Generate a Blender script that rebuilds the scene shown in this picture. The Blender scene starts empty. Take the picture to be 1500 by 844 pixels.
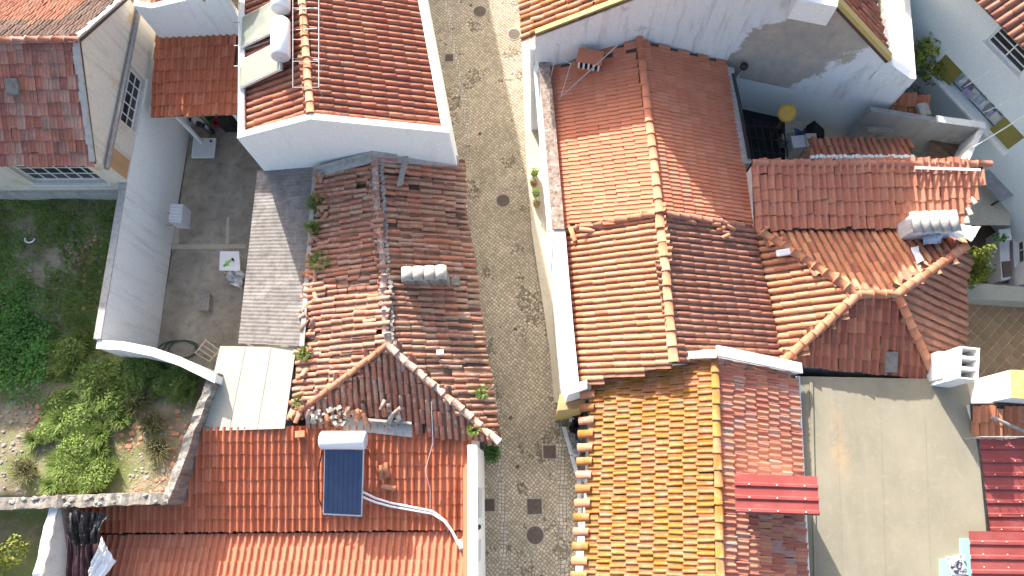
import bpy, bmesh, math, random
from mathutils import Vector, Matrix, noise

# ------------------------------------------------------------------ camera
F, CX, CY = 1000.0, 750.0, 422.0          # focal length and centre in photo pixels (1500 x 844)
NADIR = (785.0, 727.0)                    # where plumb lines converge
CAMZ = 24.0
G0, SZ = -1.0, -0.9                      # wall feet and street level
_d = Vector(((NADIR[0]-CX)/F, (CY-NADIR[1])/F, -1.0)).normalized()
_Z = -_d
_Y = (Vector((0, 1, 0)) - _Z*_Z.y).normalized()
_X = _Y.cross(_Z)
ROT = Matrix((_X, _Y, _Z))
CAM = Vector((0, 0, CAMZ))
scene = bpy.context.scene
cam_data = bpy.data.cameras.new('camera')
cam_data.sensor_width = 36.0
cam_data.lens = 24.0
cam_data.clip_end = 2000
cam = bpy.data.objects.new('camera', cam_data)
scene.collection.objects.link(cam)
cam.matrix_world = Matrix.Translation(CAM) @ ROT.to_4x4()
scene.camera = cam

# ------------------------------------------------------------------ light
SUN_EL, SUN_AZ = 24.5, 23.0               # light travels towards +x by 23 degrees off -y
world = bpy.data.worlds.new('World')
scene.world = world
world.use_nodes = True
wn = world.node_tree.nodes
sky = wn.new('ShaderNodeTexSky')
sky.sky_type = 'NISHITA'
sky.sun_disc = False
sky.sun_elevation = math.radians(SUN_EL)
sky.sun_rotation = math.radians(-SUN_AZ)
sky.altitude = 100
sky.dust_density = 5.0
sky.ozone_density = 0.6
wn['Background'].inputs['Strength'].default_value = 0.15
world.node_tree.links.new(sky.outputs[0], wn['Background'].inputs['Color'])
sd = bpy.data.lights.new('sun', 'SUN')
sd.energy = 4.8
sd.angle = math.radians(0.5)
sd.color = (1.0, 0.955, 0.89)
sun = bpy.data.objects.new('sun', sd)
scene.collection.objects.link(sun)
_e, _a = math.radians(SUN_EL), math.radians(SUN_AZ)
SUND = Vector((math.cos(_e)*math.sin(_a), -math.cos(_e)*math.cos(_a), -math.sin(_e)))
sun.rotation_euler = SUND.to_track_quat('-Z', 'Y').to_euler()
sun.location = (-10, 30, 40)
scene.view_settings.view_transform = 'Standard'
scene.view_settings.look = 'None'
scene.view_settings.exposure = 1.4
scene.view_settings.gamma = 1.0
scene.view_settings.use_curve_mapping = False
scene.render.engine = 'CYCLES'

# ------------------------------------------------------------------ helpers
col = scene.collection
def V(*a): return Vector(a)
def ray(u, v): return ROT @ Vector(((u-CX)/F, (CY-v)/F, -1.0))
def at(u, v, z):
    r = ray(u, v); return CAM + r*((z-CAMZ)/r.z)
def plane(a, b, c):
    n = (b-a).cross(c-a).normalized()
    return (a, n if n.z > 0 else -n)
def on(pl, u, v):
    r = ray(u, v); return CAM + r*((pl[0]-CAM).dot(pl[1])/r.dot(pl[1]))
def wallplane(a, b):
    return (a, Vector((-(b-a).y, (b-a).x, 0)).normalized())
def px(p):
    c = ROT.transposed() @ (p-CAM); return CX+F*c.x/-c.z, CY-F*c.y/-c.z
def zat(pl, x, y):
    p, n = pl; return p.z - (n.x*(x-p.x)+n.y*(y-p.y))/n.z

class MB:
    def __init__(s): s.v = []; s.f = []
    def add(s, vs, fs):
        b = len(s.v); s.v += [tuple(p) for p in vs]; s.f += [tuple(i+b for i in f) for f in fs]; return s
    def poly(s, pts): return s.add(pts, [tuple(range(len(pts)))])
    def prism(s, pts, vec):
        vec = Vector(vec); n = len(pts)
        vs = [Vector(p) for p in pts] + [Vector(p)+vec for p in pts]
        return s.add(vs, [tuple(range(n)), tuple(range(2*n-1, n-1, -1))] + [(i, (i+1) % n, n+(i+1) % n, n+i) for i in range(n)])
    def down(s, pts, z0):
        n = len(pts)
        vs = [Vector(p) for p in pts] + [Vector((p[0], p[1], z0)) for p in pts]
        return s.add(vs, [tuple(range(n)), tuple(range(2*n-1, n-1, -1))] + [(i, (i+1) % n, n+(i+1) % n, n+i) for i in range(n)])
    def obox(s, o, a, b, c):
        o, a, b, c = Vector(o), Vector(a), Vector(b), Vector(c)
        return s.prism([o, o+a, o+a+b, o+b], c)
    def box(s, c, sz, rz=0, tilt=0):
        m = Matrix.Rotation(rz, 3, 'Z') @ Matrix.Rotation(tilt, 3, 'X')
        a, b, d = m @ V(sz[0], 0, 0), m @ V(0, sz[1], 0), m @ V(0, 0, sz[2])
        return s.obox(Vector(c)-a/2-b/2, a, b, d)
    def tube(s, path, r, n=8, cap=True):
        path = [Vector(p) for p in path]; m = len(path)
        rr = r if isinstance(r, (list, tuple)) else [r]*m
        vs = []; fs = []
        for i, p in enumerate(path):
            t = (path[min(i+1, m-1)]-path[max(i-1, 0)]).normalized()
            a = t.orthogonal().normalized() if abs(t.z) < .95 else V(1, 0, 0)
            if abs(t.z) < .95: a = t.cross(V(0, 0, 1)).normalized()
            else: a = (V(1, 0, 0)-t*t.x).normalized()
            b = t.cross(a)
            for k in range(n):
                q = 2*math.pi*k/n; vs.append(p+(a*math.cos(q)+b*math.sin(q))*rr[i])
        for i in range(m-1):
            for k in range(n):
                fs.append((i*n+k, i*n+(k+1) % n, (i+1)*n+(k+1) % n, (i+1)*n+k))
        if cap: fs += [tuple(range(n)), tuple(range(m*n-1, (m-1)*n-1, -1))]
        return s.add(vs, fs)
    def lathe(s, c, prof, n=20, ax=None):
        c = Vector(c); ax = Vector(ax).normalized() if ax else V(0, 0, 1)
        a = ax.orthogonal().normalized(); b = ax.cross(a); vs = []; fs = []
        for r, z in prof:
            for k in range(n):
                q = 2*math.pi*k/n; vs.append(c+ax*z+(a*math.cos(q)+b*math.sin(q))*r)
        for i in range(len(prof)-1):
            for k in range(n): fs.append((i*n+k, i*n+(k+1) % n, (i+1)*n+(k+1) % n, (i+1)*n+k))
        fs += [tuple(range(n-1, -1, -1)), tuple(range((len(prof)-1)*n, len(prof)*n))]
        return s.add(vs, fs)
    def mesh(s, name, mat, smooth=False):
        me = bpy.data.meshes.new(name); me.from_pydata(s.v, [], s.f)
        if mat: me.materials.append(mat)
        if smooth: me.polygons.foreach_set('use_smooth', [True]*len(me.polygons))
        me.update(); return me
    def build(s, name, mat, parent=None, smooth=False, bevel=0, kind=None, label=None):
        o = bpy.data.objects.new(name, s.mesh(name, mat, smooth)); col.objects.link(o)
        if parent: attach(o, parent)
        if bevel:
            bm = bmesh.new(); bm.from_mesh(o.data); bmesh.ops.recalc_face_normals(bm, faces=bm.faces[:]); bm.to_mesh(o.data); bm.free()
            m = o.modifiers.new('bevel', 'BEVEL'); m.width = bevel; m.segments = 2; m.limit_method = 'ANGLE'
        if kind: o['kind'] = kind
        if label: o['label'] = label
        return o
ORIG = {}
def attach(o, parent):
    o.parent = parent
    o.matrix_parent_inverse = Matrix.Translation(-ORIG.get(parent.name, V(0, 0, 0))) if parent.type == 'EMPTY' else Matrix()
def thing(name, label, cat, loc=(0, 0, 0), group=None):
    o = bpy.data.objects.new(name, None); col.objects.link(o); o.location = loc; o.empty_display_size = .3
    o['label'] = label; o['category'] = cat
    if group: o['group'] = group
    ORIG[o.name] = Vector(loc); return o
def tag(o, label, cat, group=None):
    o['label'] = label; o['category'] = cat
    if group: o['group'] = group
    return o
def struct(o): o['kind'] = 'structure'; return o

# ------------------------------------------------------------------ materials
MATS = {}
class NT:
    def __init__(s, name):
        s.m = bpy.data.materials.new(name); s.m.use_nodes = True; s.t = s.m.node_tree; s.n = s.t.nodes
        s.b = s.n['Principled BSDF']; s.b.inputs['Roughness'].default_value = .85
        s.b.inputs['Specular IOR Level'].default_value = .25
        s.pos = s.n.new('ShaderNodeNewGeometry').outputs['Position']
    def new(s, t, **k):
        n = s.n.new(t)
        for a, b in k.items(): setattr(n, a, b)
        return n
    def link(s, a, b): s.t.links.new(a, b)
    def map(s, scale=(1, 1, 1), rot=(0, 0, 0), vec=None):
        m = s.new('ShaderNodeMapping'); m.inputs['Scale'].default_value = scale; m.inputs['Rotation'].default_value = rot
        s.link(vec or s.pos, m.inputs['Vector']); return m.outputs[0]
    def noise(s, scale, detail=4, rough=.6, vec=None, dist=0):
        n = s.new('ShaderNodeTexNoise'); n.inputs['Scale'].default_value = scale; n.inputs['Detail'].default_value = detail
        n.inputs['Roughness'].default_value = rough; n.inputs['Distortion'].default_value = dist
        s.link(vec or s.pos, n.inputs['Vector']); return n.outputs[0]
    def ramp(s, fac, stops, interp='LINEAR'):
        r = s.new('ShaderNodeValToRGB'); r.color_ramp.interpolation = interp; e = r.color_ramp.elements
        while len(e) < len(stops): e.new(.5)
        for el, (p, c) in zip(e, stops):
            el.position = p; el.color = (c, c, c, 1) if isinstance(c, (int, float)) else (*c, 1)
        s.link(fac, r.inputs[0]); return r.outputs[0]
    def mix(s, fac, a, b, mode='MIX'):
        m = s.new('ShaderNodeMix'); m.data_type = 'RGBA'; m.blend_type = mode
        for ii, sock, x in ((0, m.inputs[0], fac), (6, m.inputs[6], a), (7, m.inputs[7], b)):
            if isinstance(x, (int, float)): sock.default_value = x if ii == 0 else (x, x, x, 1)
            elif isinstance(x, (tuple, list)): sock.default_value = (*x, 1)
            else: s.link(x, sock)
        return m.outputs[2]
    def math(s, op, a, b=0.0):
        m = s.new('ShaderNodeMath'); m.operation = op
        for sock, x in zip(m.inputs, (a, b)):
            if isinstance(x, (int, float)): sock.default_value = x
            else: s.link(x, sock)
        return m.outputs[0]
    def bump(s, h, strength=.4, dist=.02):
        b = s.new('ShaderNodeBump'); b.inputs['Strength'].default_value = strength; b.inputs['Distance'].default_value = dist
        s.link(h, b.inputs['Height']); s.link(b.outputs[0], s.b.inputs['Normal'])
    def out(s, c, rough=None):
        if isinstance(c, tuple): s.b.inputs['Base Color'].default_value = (*c, 1)
        else: s.link(c, s.b.inputs['Base Color'])
        if rough is not None: s.b.inputs['Roughness'].default_value = rough
        return s.m

def tile_mat(name, cols, stain=(.07, .055, .045), lo=.52, hi=.75, amt=.7, sscale=1.1, lichen=None, ll=.6, lh=.66, lscale=9, lamt=.8, fine=.35):
    t = NT(name)
    oi = t.new('ShaderNodeObjectInfo').outputs['Random']
    isl = [n for n in t.n if n.type == 'NEW_GEOMETRY'][0].outputs['Random Per Island']
    r = t.math('FRACT', t.math('ADD', oi, isl))
    k = len(cols)
    c = t.ramp(r, [(i/k, x) for i, x in enumerate(cols)], 'CONSTANT' if k > 5 else 'LINEAR')
    f = t.noise(38, 5, .7)
    c = t.mix(1.0, c, t.ramp(f, [(.3, 1-fine), (.7, 1+fine*.45)]), 'MULTIPLY')
    if lichen:
        m = t.ramp(t.noise(lscale, 6, .75), [(ll, 0.0), (lh, lamt)])
        c = t.mix(m, c, lichen)
    s = t.ramp(t.noise(sscale, 7, .72, dist=.4), [(lo, 0.0), (hi, amt)])
    r2 = t.ramp(t.math('FRACT', t.math('MULTIPLY', r, 7.31)), [(0, .35), (1, 1.0)])
    s = t.mix(1.0, s, r2, 'MULTIPLY')
    c = t.mix(s, c, stain)
    t.bump(f, .35, .01)
    return t.out(c, .88)

def plaster(name, base, dirt=(.25, .24, .22), amt=.6, lo=.5, hi=.8, scale=1.2, patch=None, plo=.55, phi=.58, pscale=.7):
    t = NT(name)
    c = t.mix(1.0, base, t.ramp(t.noise(14, 4), [(.3, .9), (.7, 1.04)]), 'MULTIPLY')
    if patch: c = t.mix(t.ramp(t.noise(pscale, 5, .62), [(plo, 0.0), (phi, 1.0)]), c, patch)
    n = t.noise(scale, 7, .7, vec=t.map((3.0, 3.0, .32)))
    c = t.mix(t.ramp(n, [(lo, 0.0), (hi, amt)]), c, dirt)
    t.bump(t.noise(30, 4), .25, .02)
    return t.out(c, .9)

def flat(name, c, rough=.6, var=.12, metal=0.0, scale=6):
    t = NT(name)
    cc = t.mix(1.0, c, t.ramp(t.noise(scale, 5, .65), [(.3, 1-var), (.7, 1+var*.5)]), 'MULTIPLY')
    t.b.inputs['Metallic'].default_value = metal
    t.b.inputs['Specular IOR Level'].default_value = .4
    return t.out(cc, rough)

M = {}
def build_mats():
    M['orange'] = tile_mat('orange clay tile', [(.55, .205, .118), (.50, .178, .098), (.59, .235, .14), (.53, .19, .11)], amt=.22, lo=.55, hi=.9, fine=.16)
    M['orange_wall'] = tile_mat('clay tile with soot', [(.53, .17, .088), (.48, .148, .075), (.56, .195, .108), (.47, .142, .072)], amt=.35, lo=.5, hi=.85, fine=.2)
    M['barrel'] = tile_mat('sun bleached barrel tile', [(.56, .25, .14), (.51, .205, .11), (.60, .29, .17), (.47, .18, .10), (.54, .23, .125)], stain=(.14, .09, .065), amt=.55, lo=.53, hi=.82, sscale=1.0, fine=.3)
    M['barrel_dark'] = tile_mat('weathered shade toned barrel tile', [(.43, .19, .125), (.36, .155, .105), (.47, .23, .16), (.31, .135, .10), (.44, .20, .13)], stain=(.10, .065, .055), amt=.75, lo=.44, hi=.74, sscale=1.3, fine=.35)  # stained copy, mainly for east slopes, with their low-sun shade in the colour
    M['old'] = tile_mat('old lichened barrel tile', [(.53, .215, .135), (.50, .19, .115), (.54, .245, .16), (.50, .28, .20), (.46, .175, .11), (.54, .22, .135), (.44, .20, .14), (.55, .27, .18)], stain=(.12, .10, .085), amt=.7, lo=.48, hi=.72, sscale=1.6, lichen=(.50, .43, .35), ll=.53, lh=.64, lscale=4.5, lamt=.7, fine=.38)
    M['old_dark'] = tile_mat('old darker barrel tile', [(.44, .22, .14), (.47, .265, .165), (.40, .185, .12), (.47, .30, .20), (.37, .175, .12), (.45, .23, .145)], stain=(.11, .09, .08), amt=.7, lo=.45, hi=.72, sscale=1.5, lichen=(.46, .42, .34), ll=.54, lh=.66, lscale=6, lamt=.7, fine=.4)  # darker copy for the east slope and the north end of the west
    M['gold'] = tile_mat('tile covered in yellow lichen', [(.34, .15, .035), (.37, .165, .04), (.37, .15, .06), (.36, .155, .035), (.38, .155, .075), (.31, .13, .035), (.35, .15, .05)], stain=(.16, .10, .05), amt=.55, lo=.55, hi=.8, sscale=2.0, lichen=(.40, .20, .12), ll=.48, lh=.64, lscale=3.4, lamt=.8, fine=.45)
    M['pink'] = tile_mat('faded red tile', [(.48, .175, .115), (.42, .145, .10), (.52, .215, .14), (.55, .245, .145), (.39, .15, .11), (.50, .205, .13), (.44, .25, .20)], stain=(.22, .13, .11), amt=.5, lo=.5, hi=.75, sscale=1.7, fine=.32)
    M['manor'] = tile_mat('old interlocking tile', [(.46, .17, .12), (.40, .145, .105), (.49, .22, .16), (.42, .20, .155), (.34, .125, .095), (.48, .27, .21), (.46, .175, .115)], stain=(.12, .10, .085), amt=.8, lo=.45, hi=.7, sscale=2.1, lichen=(.40, .36, .31), ll=.55, lh=.65, lscale=9, lamt=.6, fine=.4)
    M['manor_north'] = tile_mat('interlocking tile darkened against sun', [(.11, .058, .045), (.09, .05, .04), (.13, .075, .06), (.105, .068, .056), (.08, .045, .037)], stain=(.07, .06, .05), amt=.8, lo=.45, hi=.7, sscale=2.1, fine=.4)  # north slope colour darkened to hold down the strong sun on it
    M['manor_patch'] = tile_mat('rebuilt tile patch', [(.22, .07, .04), (.19, .06, .037), (.21, .08, .047)], stain=(.14, .12, .09), amt=.6, lo=.45, hi=.7, sscale=2, fine=.3)
    M['brown'] = tile_mat('brown wet tile', [(.47, .18, .11), (.40, .135, .085), (.51, .225, .135), (.35, .12, .08), (.44, .16, .10)], stain=(.14, .07, .055), amt=.6, lo=.45, hi=.7, sscale=.9, fine=.3)
    M['shed'] = tile_mat('patchy shed tile', [(.54, .215, .135), (.49, .18, .115), (.58, .26, .165), (.46, .17, .115), (.55, .235, .145)], stain=(.28, .14, .11), amt=.5, lo=.45, hi=.75, sscale=1.0, fine=.3)
    M['channel'] = tile_mat('shade darkened channel tile', [(.27, .14, .09), (.22, .11, .075), (.30, .16, .11)], stain=(.06, .045, .035), amt=.8, lo=.42, hi=.7, sscale=2.0, fine=.35)  # base darkened to deepen the shaded gaps between rolls, plus stains
    M['ridge'] = tile_mat('clay ridge tile', [(.49, .205, .12), (.45, .18, .10), (.52, .24, .145)], stain=(.2, .13, .1), amt=.5, fine=.3)
    M['ridge_old'] = tile_mat('mortared ridge tile', [(.46, .26, .19), (.40, .20, .14), (.50, .33, .26)], stain=(.16, .12, .10), amt=.7, lichen=(.56, .52, .46), ll=.5, lh=.6, lscale=10, fine=.4)
    M['deck'] = flat('dark roof deck', (.09, .055, .04), .95)
    M['white'] = plaster('white limewash', (.80, .80, .78), (.34, .33, .31), .6, .5, .82)
    M['white_clean'] = plaster('clean white render', (.82, .82, .80), (.42, .41, .39), .36, .54, .88)
    M['white_old'] = plaster('flaking white limewash', (.74, .74, .72), (.20, .19, .18), .75, .5, .78, 1.0, (.50, .47, .42), .60, .66, .8)
    M['gable'] = plaster('bare render with white paint', (.72, .73, .73), (.22, .21, .20), .55, .52, .82, 1.1, (.42, .38, .33), .5, .56, .38)
    t = NT('bare render part painted white')
    sx = t.new('ShaderNodeSeparateXYZ'); t.link(t.pos, sx.inputs[0])
    ff = t.math('SUBTRACT', sx.outputs[0], t.math('MULTIPLY', sx.outputs[2], .55))
    ff = t.math('ADD', ff, t.math('MULTIPLY', t.noise(1.0, 9, .74), 2.6))
    bare = t.mix(1.0, t.ramp(t.math('MULTIPLY', ff, .1), [(.795, 1.0), (.812, 0.0)]), t.ramp(t.math('MULTIPLY', ff, .1), [(.50, 0.0), (.515, 1.0)]), 'MULTIPLY')
    c = t.mix(bare, (.70, .72, .73), t.mix(t.ramp(t.noise(1.6, 6, .7), [(.35, 0.0), (.65, 1.0)]), (.46, .40, .33), (.34, .31, .28)))
    c = t.mix(t.ramp(t.noise(1.3, 7, .7, vec=t.map((2.2, 2.2, .5))), [(.5, 0.0), (.75, .55)]), c, (.24, .23, .22))
    t.bump(t.noise(25, 4), .3, .02); M['gable2'] = t.out(c, .9)
    M['cream'] = plaster('old cream plaster', (.66, .60, .51), (.30, .22, .15), .7, .5, .8, 1.3, (.58, .42, .27), .57, .66, .8)
    M['ochre_pl'] = plaster('stripped ochre plaster', (.50, .30, .15), (.30, .2, .12), .6, .5, .8)
    M['grey_wall'] = plaster('grey mottled render', (.30, .30, .29), (.10, .10, .10), .45, .42, .8, 1.4, (.45, .44, .42), .56, .66, 1.2)
    M['blue_white'] = plaster('pale blue white render', (.68, .74, .74), (.5, .52, .52), .25, .6, .95)
    M['mossy'] = plaster('mossy parapet top', (.34, .25, .20), (.08, .07, .06), .85, .45, .65, 3.0, (.46, .38, .32), .52, .62, 5)
    M['mossy_wall'] = plaster('dark lichened masonry', (.30, .27, .235), (.085, .075, .06), .85, .4, .66, 2.2, (.42, .39, .35), .55, .65, 2.5)  # dark base with random stains and paler patches
    M['concrete'] = plaster('weathered concrete', (.42, .40, .37), (.14, .13, .12), .7, .48, .75, 2.0)
    M['yard'] = None
    t = NT('stained yard concrete')
    c = t.mix(t.ramp(t.noise(.7, 7, .66, dist=.5), [(.36, 0.0), (.66, 1.0)]), (.25, .215, .17), (.43, .375, .30))
    c = t.mix(t.ramp(t.noise(2.6, 6, .7), [(.5, 0.0), (.72, .7)]), c, (.15, .13, .105))
    c = t.mix(1.0, c, t.ramp(t.noise(30, 4), [(.3, .82), (.7, 1.1)]), 'MULTIPLY')
    t.bump(t.noise(22, 5), .3, .01); M['yard'] = t.out(c, .9)
    # cobbles
    def cobble(name, rot, s, base):
        t = NT(name)
        wob = t.noise(.9, 3, .5)
        vec = t.map((s, s, .001), (0, 0, rot))
        add = t.new('ShaderNodeVectorMath', operation='ADD'); t.link(vec, add.inputs[0]); t.link(t.mix(1.0, t.noise(.8, 2, .5), 2.2, 'MULTIPLY'), add.inputs[1])
        vor = t.new('ShaderNodeTexVoronoi'); vor.feature = 'DISTANCE_TO_EDGE'; vor.inputs['Scale'].default_value = 1; vor.inputs['Randomness'].default_value = .34
        t.link(add.outputs[0], vor.inputs['Vector'])
        vc = t.new('ShaderNodeTexVoronoi'); vc.inputs['Scale'].default_value = 1; vc.inputs['Randomness'].default_value = .34
        t.link(add.outputs[0], vc.inputs['Vector'])
        sep = t.new('ShaderNodeSeparateColor'); t.link(vc.outputs['Color'], sep.inputs[0])
        c = t.mix(1.0, base, t.ramp(sep.outputs[0], [(0, .78), (.5, 1.0), (1, 1.18)]), 'MULTIPLY')
        c = t.mix(1.0, c, t.ramp(t.noise(.55, 5, .6), [(.32, .74), (.68, 1.12)]), 'MULTIPLY')
        c = t.mix(t.ramp(t.noise(1.6, 6, .7), [(.66, 0.0), (.85, .25)]), c, (.24, .2, .14))
        j = t.ramp(vor.outputs['Distance'], [(.03, 0.0), (.13, 1.0)])
        c = t.mix(j, (.15, .125, .09), c)
        t.bump(t.ramp(vor.outputs['Distance'], [(.0, 0.0), (.22, 1.0)]), .7, .03)
        return t.out(c, .8)
    M['cobble'] = cobble('limestone cobbles', math.radians(40), 9.0, (.49, .415, .31))
    M['cobble_row'] = cobble('aligned kerb cobbles', math.radians(3), 8.0, (.50, .445, .36))
    M['pave'] = plaster('pale pavement', (.52, .46, .36), (.22, .19, .15), .6, .5, .8, 2.2)
    M['earth'] = None
    t = NT('dry earth')
    c = t.mix(t.ramp(t.noise(1.4, 7, .7), [(.38, 0.0), (.62, 1.0)]), (.17, .13, .085), (.30, .245, .17))
    c = t.mix(t.ramp(t.noise(.55, 6, .65), [(.44, 0.0), (.56, .85)]), c, (.15, .18, .055))
    c = t.mix(t.ramp(t.noise(11, 4, .7), [(.6, 0.0), (.7, .8)]), c, (.38, .34, .28))
    t.bump(t.noise(9, 6, .7), .8, .06); M['earth'] = t.out(c, .95)
    def leaf(name, c0, c1, c2):
        t = NT(name)
        oi = t.new('ShaderNodeObjectInfo').outputs['Random']
        isl = [n for n in t.n if n.type == 'NEW_GEOMETRY'][0].outputs['Random Per Island']
        c = t.ramp(t.math('FRACT', t.math('ADD', isl, oi)), [(0, c0), (.5, c1), (1, c2)])
        c = t.mix(1.0, c, t.ramp(t.noise(1.3, 4), [(.3, .7), (.7, 1.2)]), 'MULTIPLY')
        t.b.inputs['Transmission Weight'].default_value = 0
        d = t.new('ShaderNodeBsdfTranslucent'); t.link(c, d.inputs['Color'])
        mx = t.new('ShaderNodeMixShader'); mx.inputs[0].default_value = .35
        o = t.n['Material Output']; t.link(t.b.outputs[0], mx.inputs[1]); t.link(d.outputs[0], mx.inputs[2]); t.link(mx.outputs[0], o.inputs['Surface'])
        return t.out(c, .6)
    M['grass'] = leaf('long pale grass', (.15, .25, .045), (.22, .32, .07), (.33, .36, .13))
    M['turf'] = leaf('short turf', (.17, .27, .05), (.23, .33, .07), (.30, .33, .12))
    M['leafy'] = leaf('broad green leaves', (.07, .19, .035), (.10, .25, .045), (.14, .28, .07))
    M['bush'] = leaf('glossy bush leaves', (.12, .17, .02), (.22, .27, .04), (.36, .34, .07))
    M['dry'] = leaf('dry weeds', (.22, .18, .09), (.17, .18, .06), (.30, .25, .15))
    M['wood'] = flat('bleached timber', (.36, .33, .29), .85, .3, scale=12)
    M['stem'] = flat('twig bark', (.16, .12, .08), .9, .3)
    M['steel'] = flat('galvanised steel', (.34, .35, .36), .55, .2, .4)
    M['tank'] = flat('white enamel tank', (.80, .81, .82), .35, .05)
    M['tank_end'] = flat('grey tank end cap', (.55, .56, .58), .5, .06)
    M['black'] = flat('black rubber', (.02, .02, .022), .5, .2)
    M['dark'] = flat('dark void', (.012, .012, .014), .8, .2)
    t = NT('blue absorber glass'); t.b.inputs['Coat Weight'].default_value = .6; t.b.inputs['Coat Roughness'].default_value = .08
    c = t.mix(t.ramp(t.noise(1.2, 3), [(.3, 0.0), (.7, 1.0)]), (.035, .055, .12), (.055, .08, .155)); M['absorber'] = t.out(c, .3)
    t = NT('pale reflecting collector glass'); t.b.inputs['Coat Weight'].default_value = .5
    c = t.mix(t.ramp(t.noise(2, 4), [(.3, 0.0), (.7, 1.0)]), (.20, .22, .185), (.23, .25, .21)); M['collector'] = t.out(c, .35)
    M['absorber_line'] = flat('absorber joint', (.026, .04, .09), .4, .1)
    M['frame'] = flat('aluminium frame', (.66, .67, .67), .4, .06, .3)
    t = NT('window glass'); t.b.inputs['Specular IOR Level'].default_value = .6; M['glass'] = t.out((.025, .028, .03), .08)
    M['paint_w'] = flat('white painted frame', (.74, .74, .72), .5, .08)
    M['fibro'] = plaster('lichened fibre cement', (.24, .215, .195), (.10, .09, .085), .8, .42, .7, 1.5, (.31, .285, .26), .52, .66, 1.0)
    M['sheet_pale'] = plaster('pale painted sheet', (.42, .405, .34), (.31, .29, .23), .5, .5, .85, 1.0)
    t = NT('coated flat roof membrane')
    c = t.mix(t.ramp(t.noise(.6, 6, .6), [(.35, 0.0), (.65, 1.0)]), (.215, .195, .145), (.26, .235, .175))
    c = t.mix(t.ramp(t.noise(1.2, 5, .6, vec=t.map((2.2, .25, 1))), [(.5, 0.0), (.75, .6)]), c, (.27, .245, .19))
    c = t.mix(t.ramp(t.noise(5, 6, .7), [(.52, 0.0), (.75, .5)]), c, (.31, .285, .22))
    c = t.mix(t.ramp(t.noise(2.3, 7, .75), [(.56, 0.0), (.72, .35)]), c, (.22, .20, .16))
    rp = at(1229, 655, 3.92); dv = t.new('ShaderNodeVectorMath', operation='SUBTRACT'); t.link(t.pos, dv.inputs[0]); dv.inputs[1].default_value = rp
    ln = t.new('ShaderNodeVectorMath', operation='LENGTH'); t.link(t.map((2.6, .75, 0), vec=dv.outputs[0]), ln.inputs[0])
    rm = t.mix(1.0, t.ramp(ln.outputs['Value'], [(.1, .8), (1.0, 0.0)]), t.ramp(t.noise(4, 5, .7), [(.35, 0.0), (.65, 1.0)]), 'MULTIPLY')
    c = t.mix(rm, c, (.40, .27, .16))
    c = t.mix(1.0, c, t.ramp(t.noise(60, 3), [(.3, .93), (.7, 1.05)]), 'MULTIPLY')
    t.bump(t.noise(16, 5), .25, .008); M['membrane'] = t.out(c, .85)
    M['rust'] = flat('rust stain', (.36, .25, .16), .9, .2)
    t = NT('red coated steel sheet')
    c = t.mix(t.ramp(t.noise(1.5, 6, .7), [(.4, 0.0), (.75, 1.0)]), (.25, .055, .05), (.31, .09, .082))
    c = t.mix(t.ramp(t.noise(7, 5, .7, vec=t.map((.6, 3, 1))), [(.6, 0.0), (.72, .5)]), c, (.52, .26, .24))
    M['redsheet'] = t.out(c, .5)
    M['lid'] = flat('rusty iron lid', (.13, .10, .085), .75, .35, .3, 14)
    M['lid_frame'] = flat('stone lid surround', (.34, .31, .26), .85, .2)
    M['terracotta'] = tile_mat('terracotta paving', [(.36, .22, .115), (.33, .20, .10), (.39, .245, .13)], stain=(.16, .09, .05), amt=.4, fine=.2)
    M['grout'] = flat('pale grout', (.58, .48, .34), .9)
    M['brown_floor'] = flat('brown yard floor', (.13, .085, .055), .9, .3)
    M['olive'] = flat('olive awning cloth', (.25, .22, .055), .8, .12)
    M['cyan'] = flat('cyan foam board', (.26, .52, .52), .6, .05)
    M['paper'] = flat('white plastic sheet', (.80, .80, .80), .45, .06)
    M['greycloth'] = flat('grey cloth', (.24, .25, .27), .8, .3)
    M['bluecloth'] = flat('blue cloth', (.035, .06, .16), .8, .2)
    M['bluetarp'] = flat('pale blue tarpaulin', (.45, .53, .62), .5, .1)
    M['lilac'] = flat('lilac cloth', (.40, .36, .52), .8, .1)
    M['maroon'] = flat('dark maroon tarp', (.075, .035, .04), .55, .4, scale=3)
    M['red'] = flat('red plastic', (.45, .03, .06), .4, .1)
    M['green'] = flat('green plastic', (.06, .26, .12), .5, .1)
    M['lime'] = flat('lime green print', (.30, .62, .16), .6, .1)
    M['yellow'] = flat('yellow enamel', (.62, .36, .06), .5, .1)
    M['stone'] = flat('pale rubble stone', (.30, .28, .25), .9, .3, scale=9)
    M['stone_pale'] = plaster('pale mortar', (.48, .44, .38), (.2, .17, .14), .7, .48, .75, 3)
    M['shard'] = flat('broken clay tile', (.50, .24, .14), .9, .3, scale=9)
    M['hose'] = flat('green hose', (.05, .10, .06), .5, .1)
    M['lichen_cap'] = plaster('lichened coping', (.55, .40, .12), (.40, .38, .34), .7, .45, .7, 3)
    M['gutter'] = flat('zinc gutter', (.30, .29, .28), .7, .3)
    M['brick'] = flat('clay brick', (.50, .22, .12), .9, .2)
    M['wire'] = flat('pale cable', (.62, .62, .62), .6, .05)
build_mats()

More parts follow.
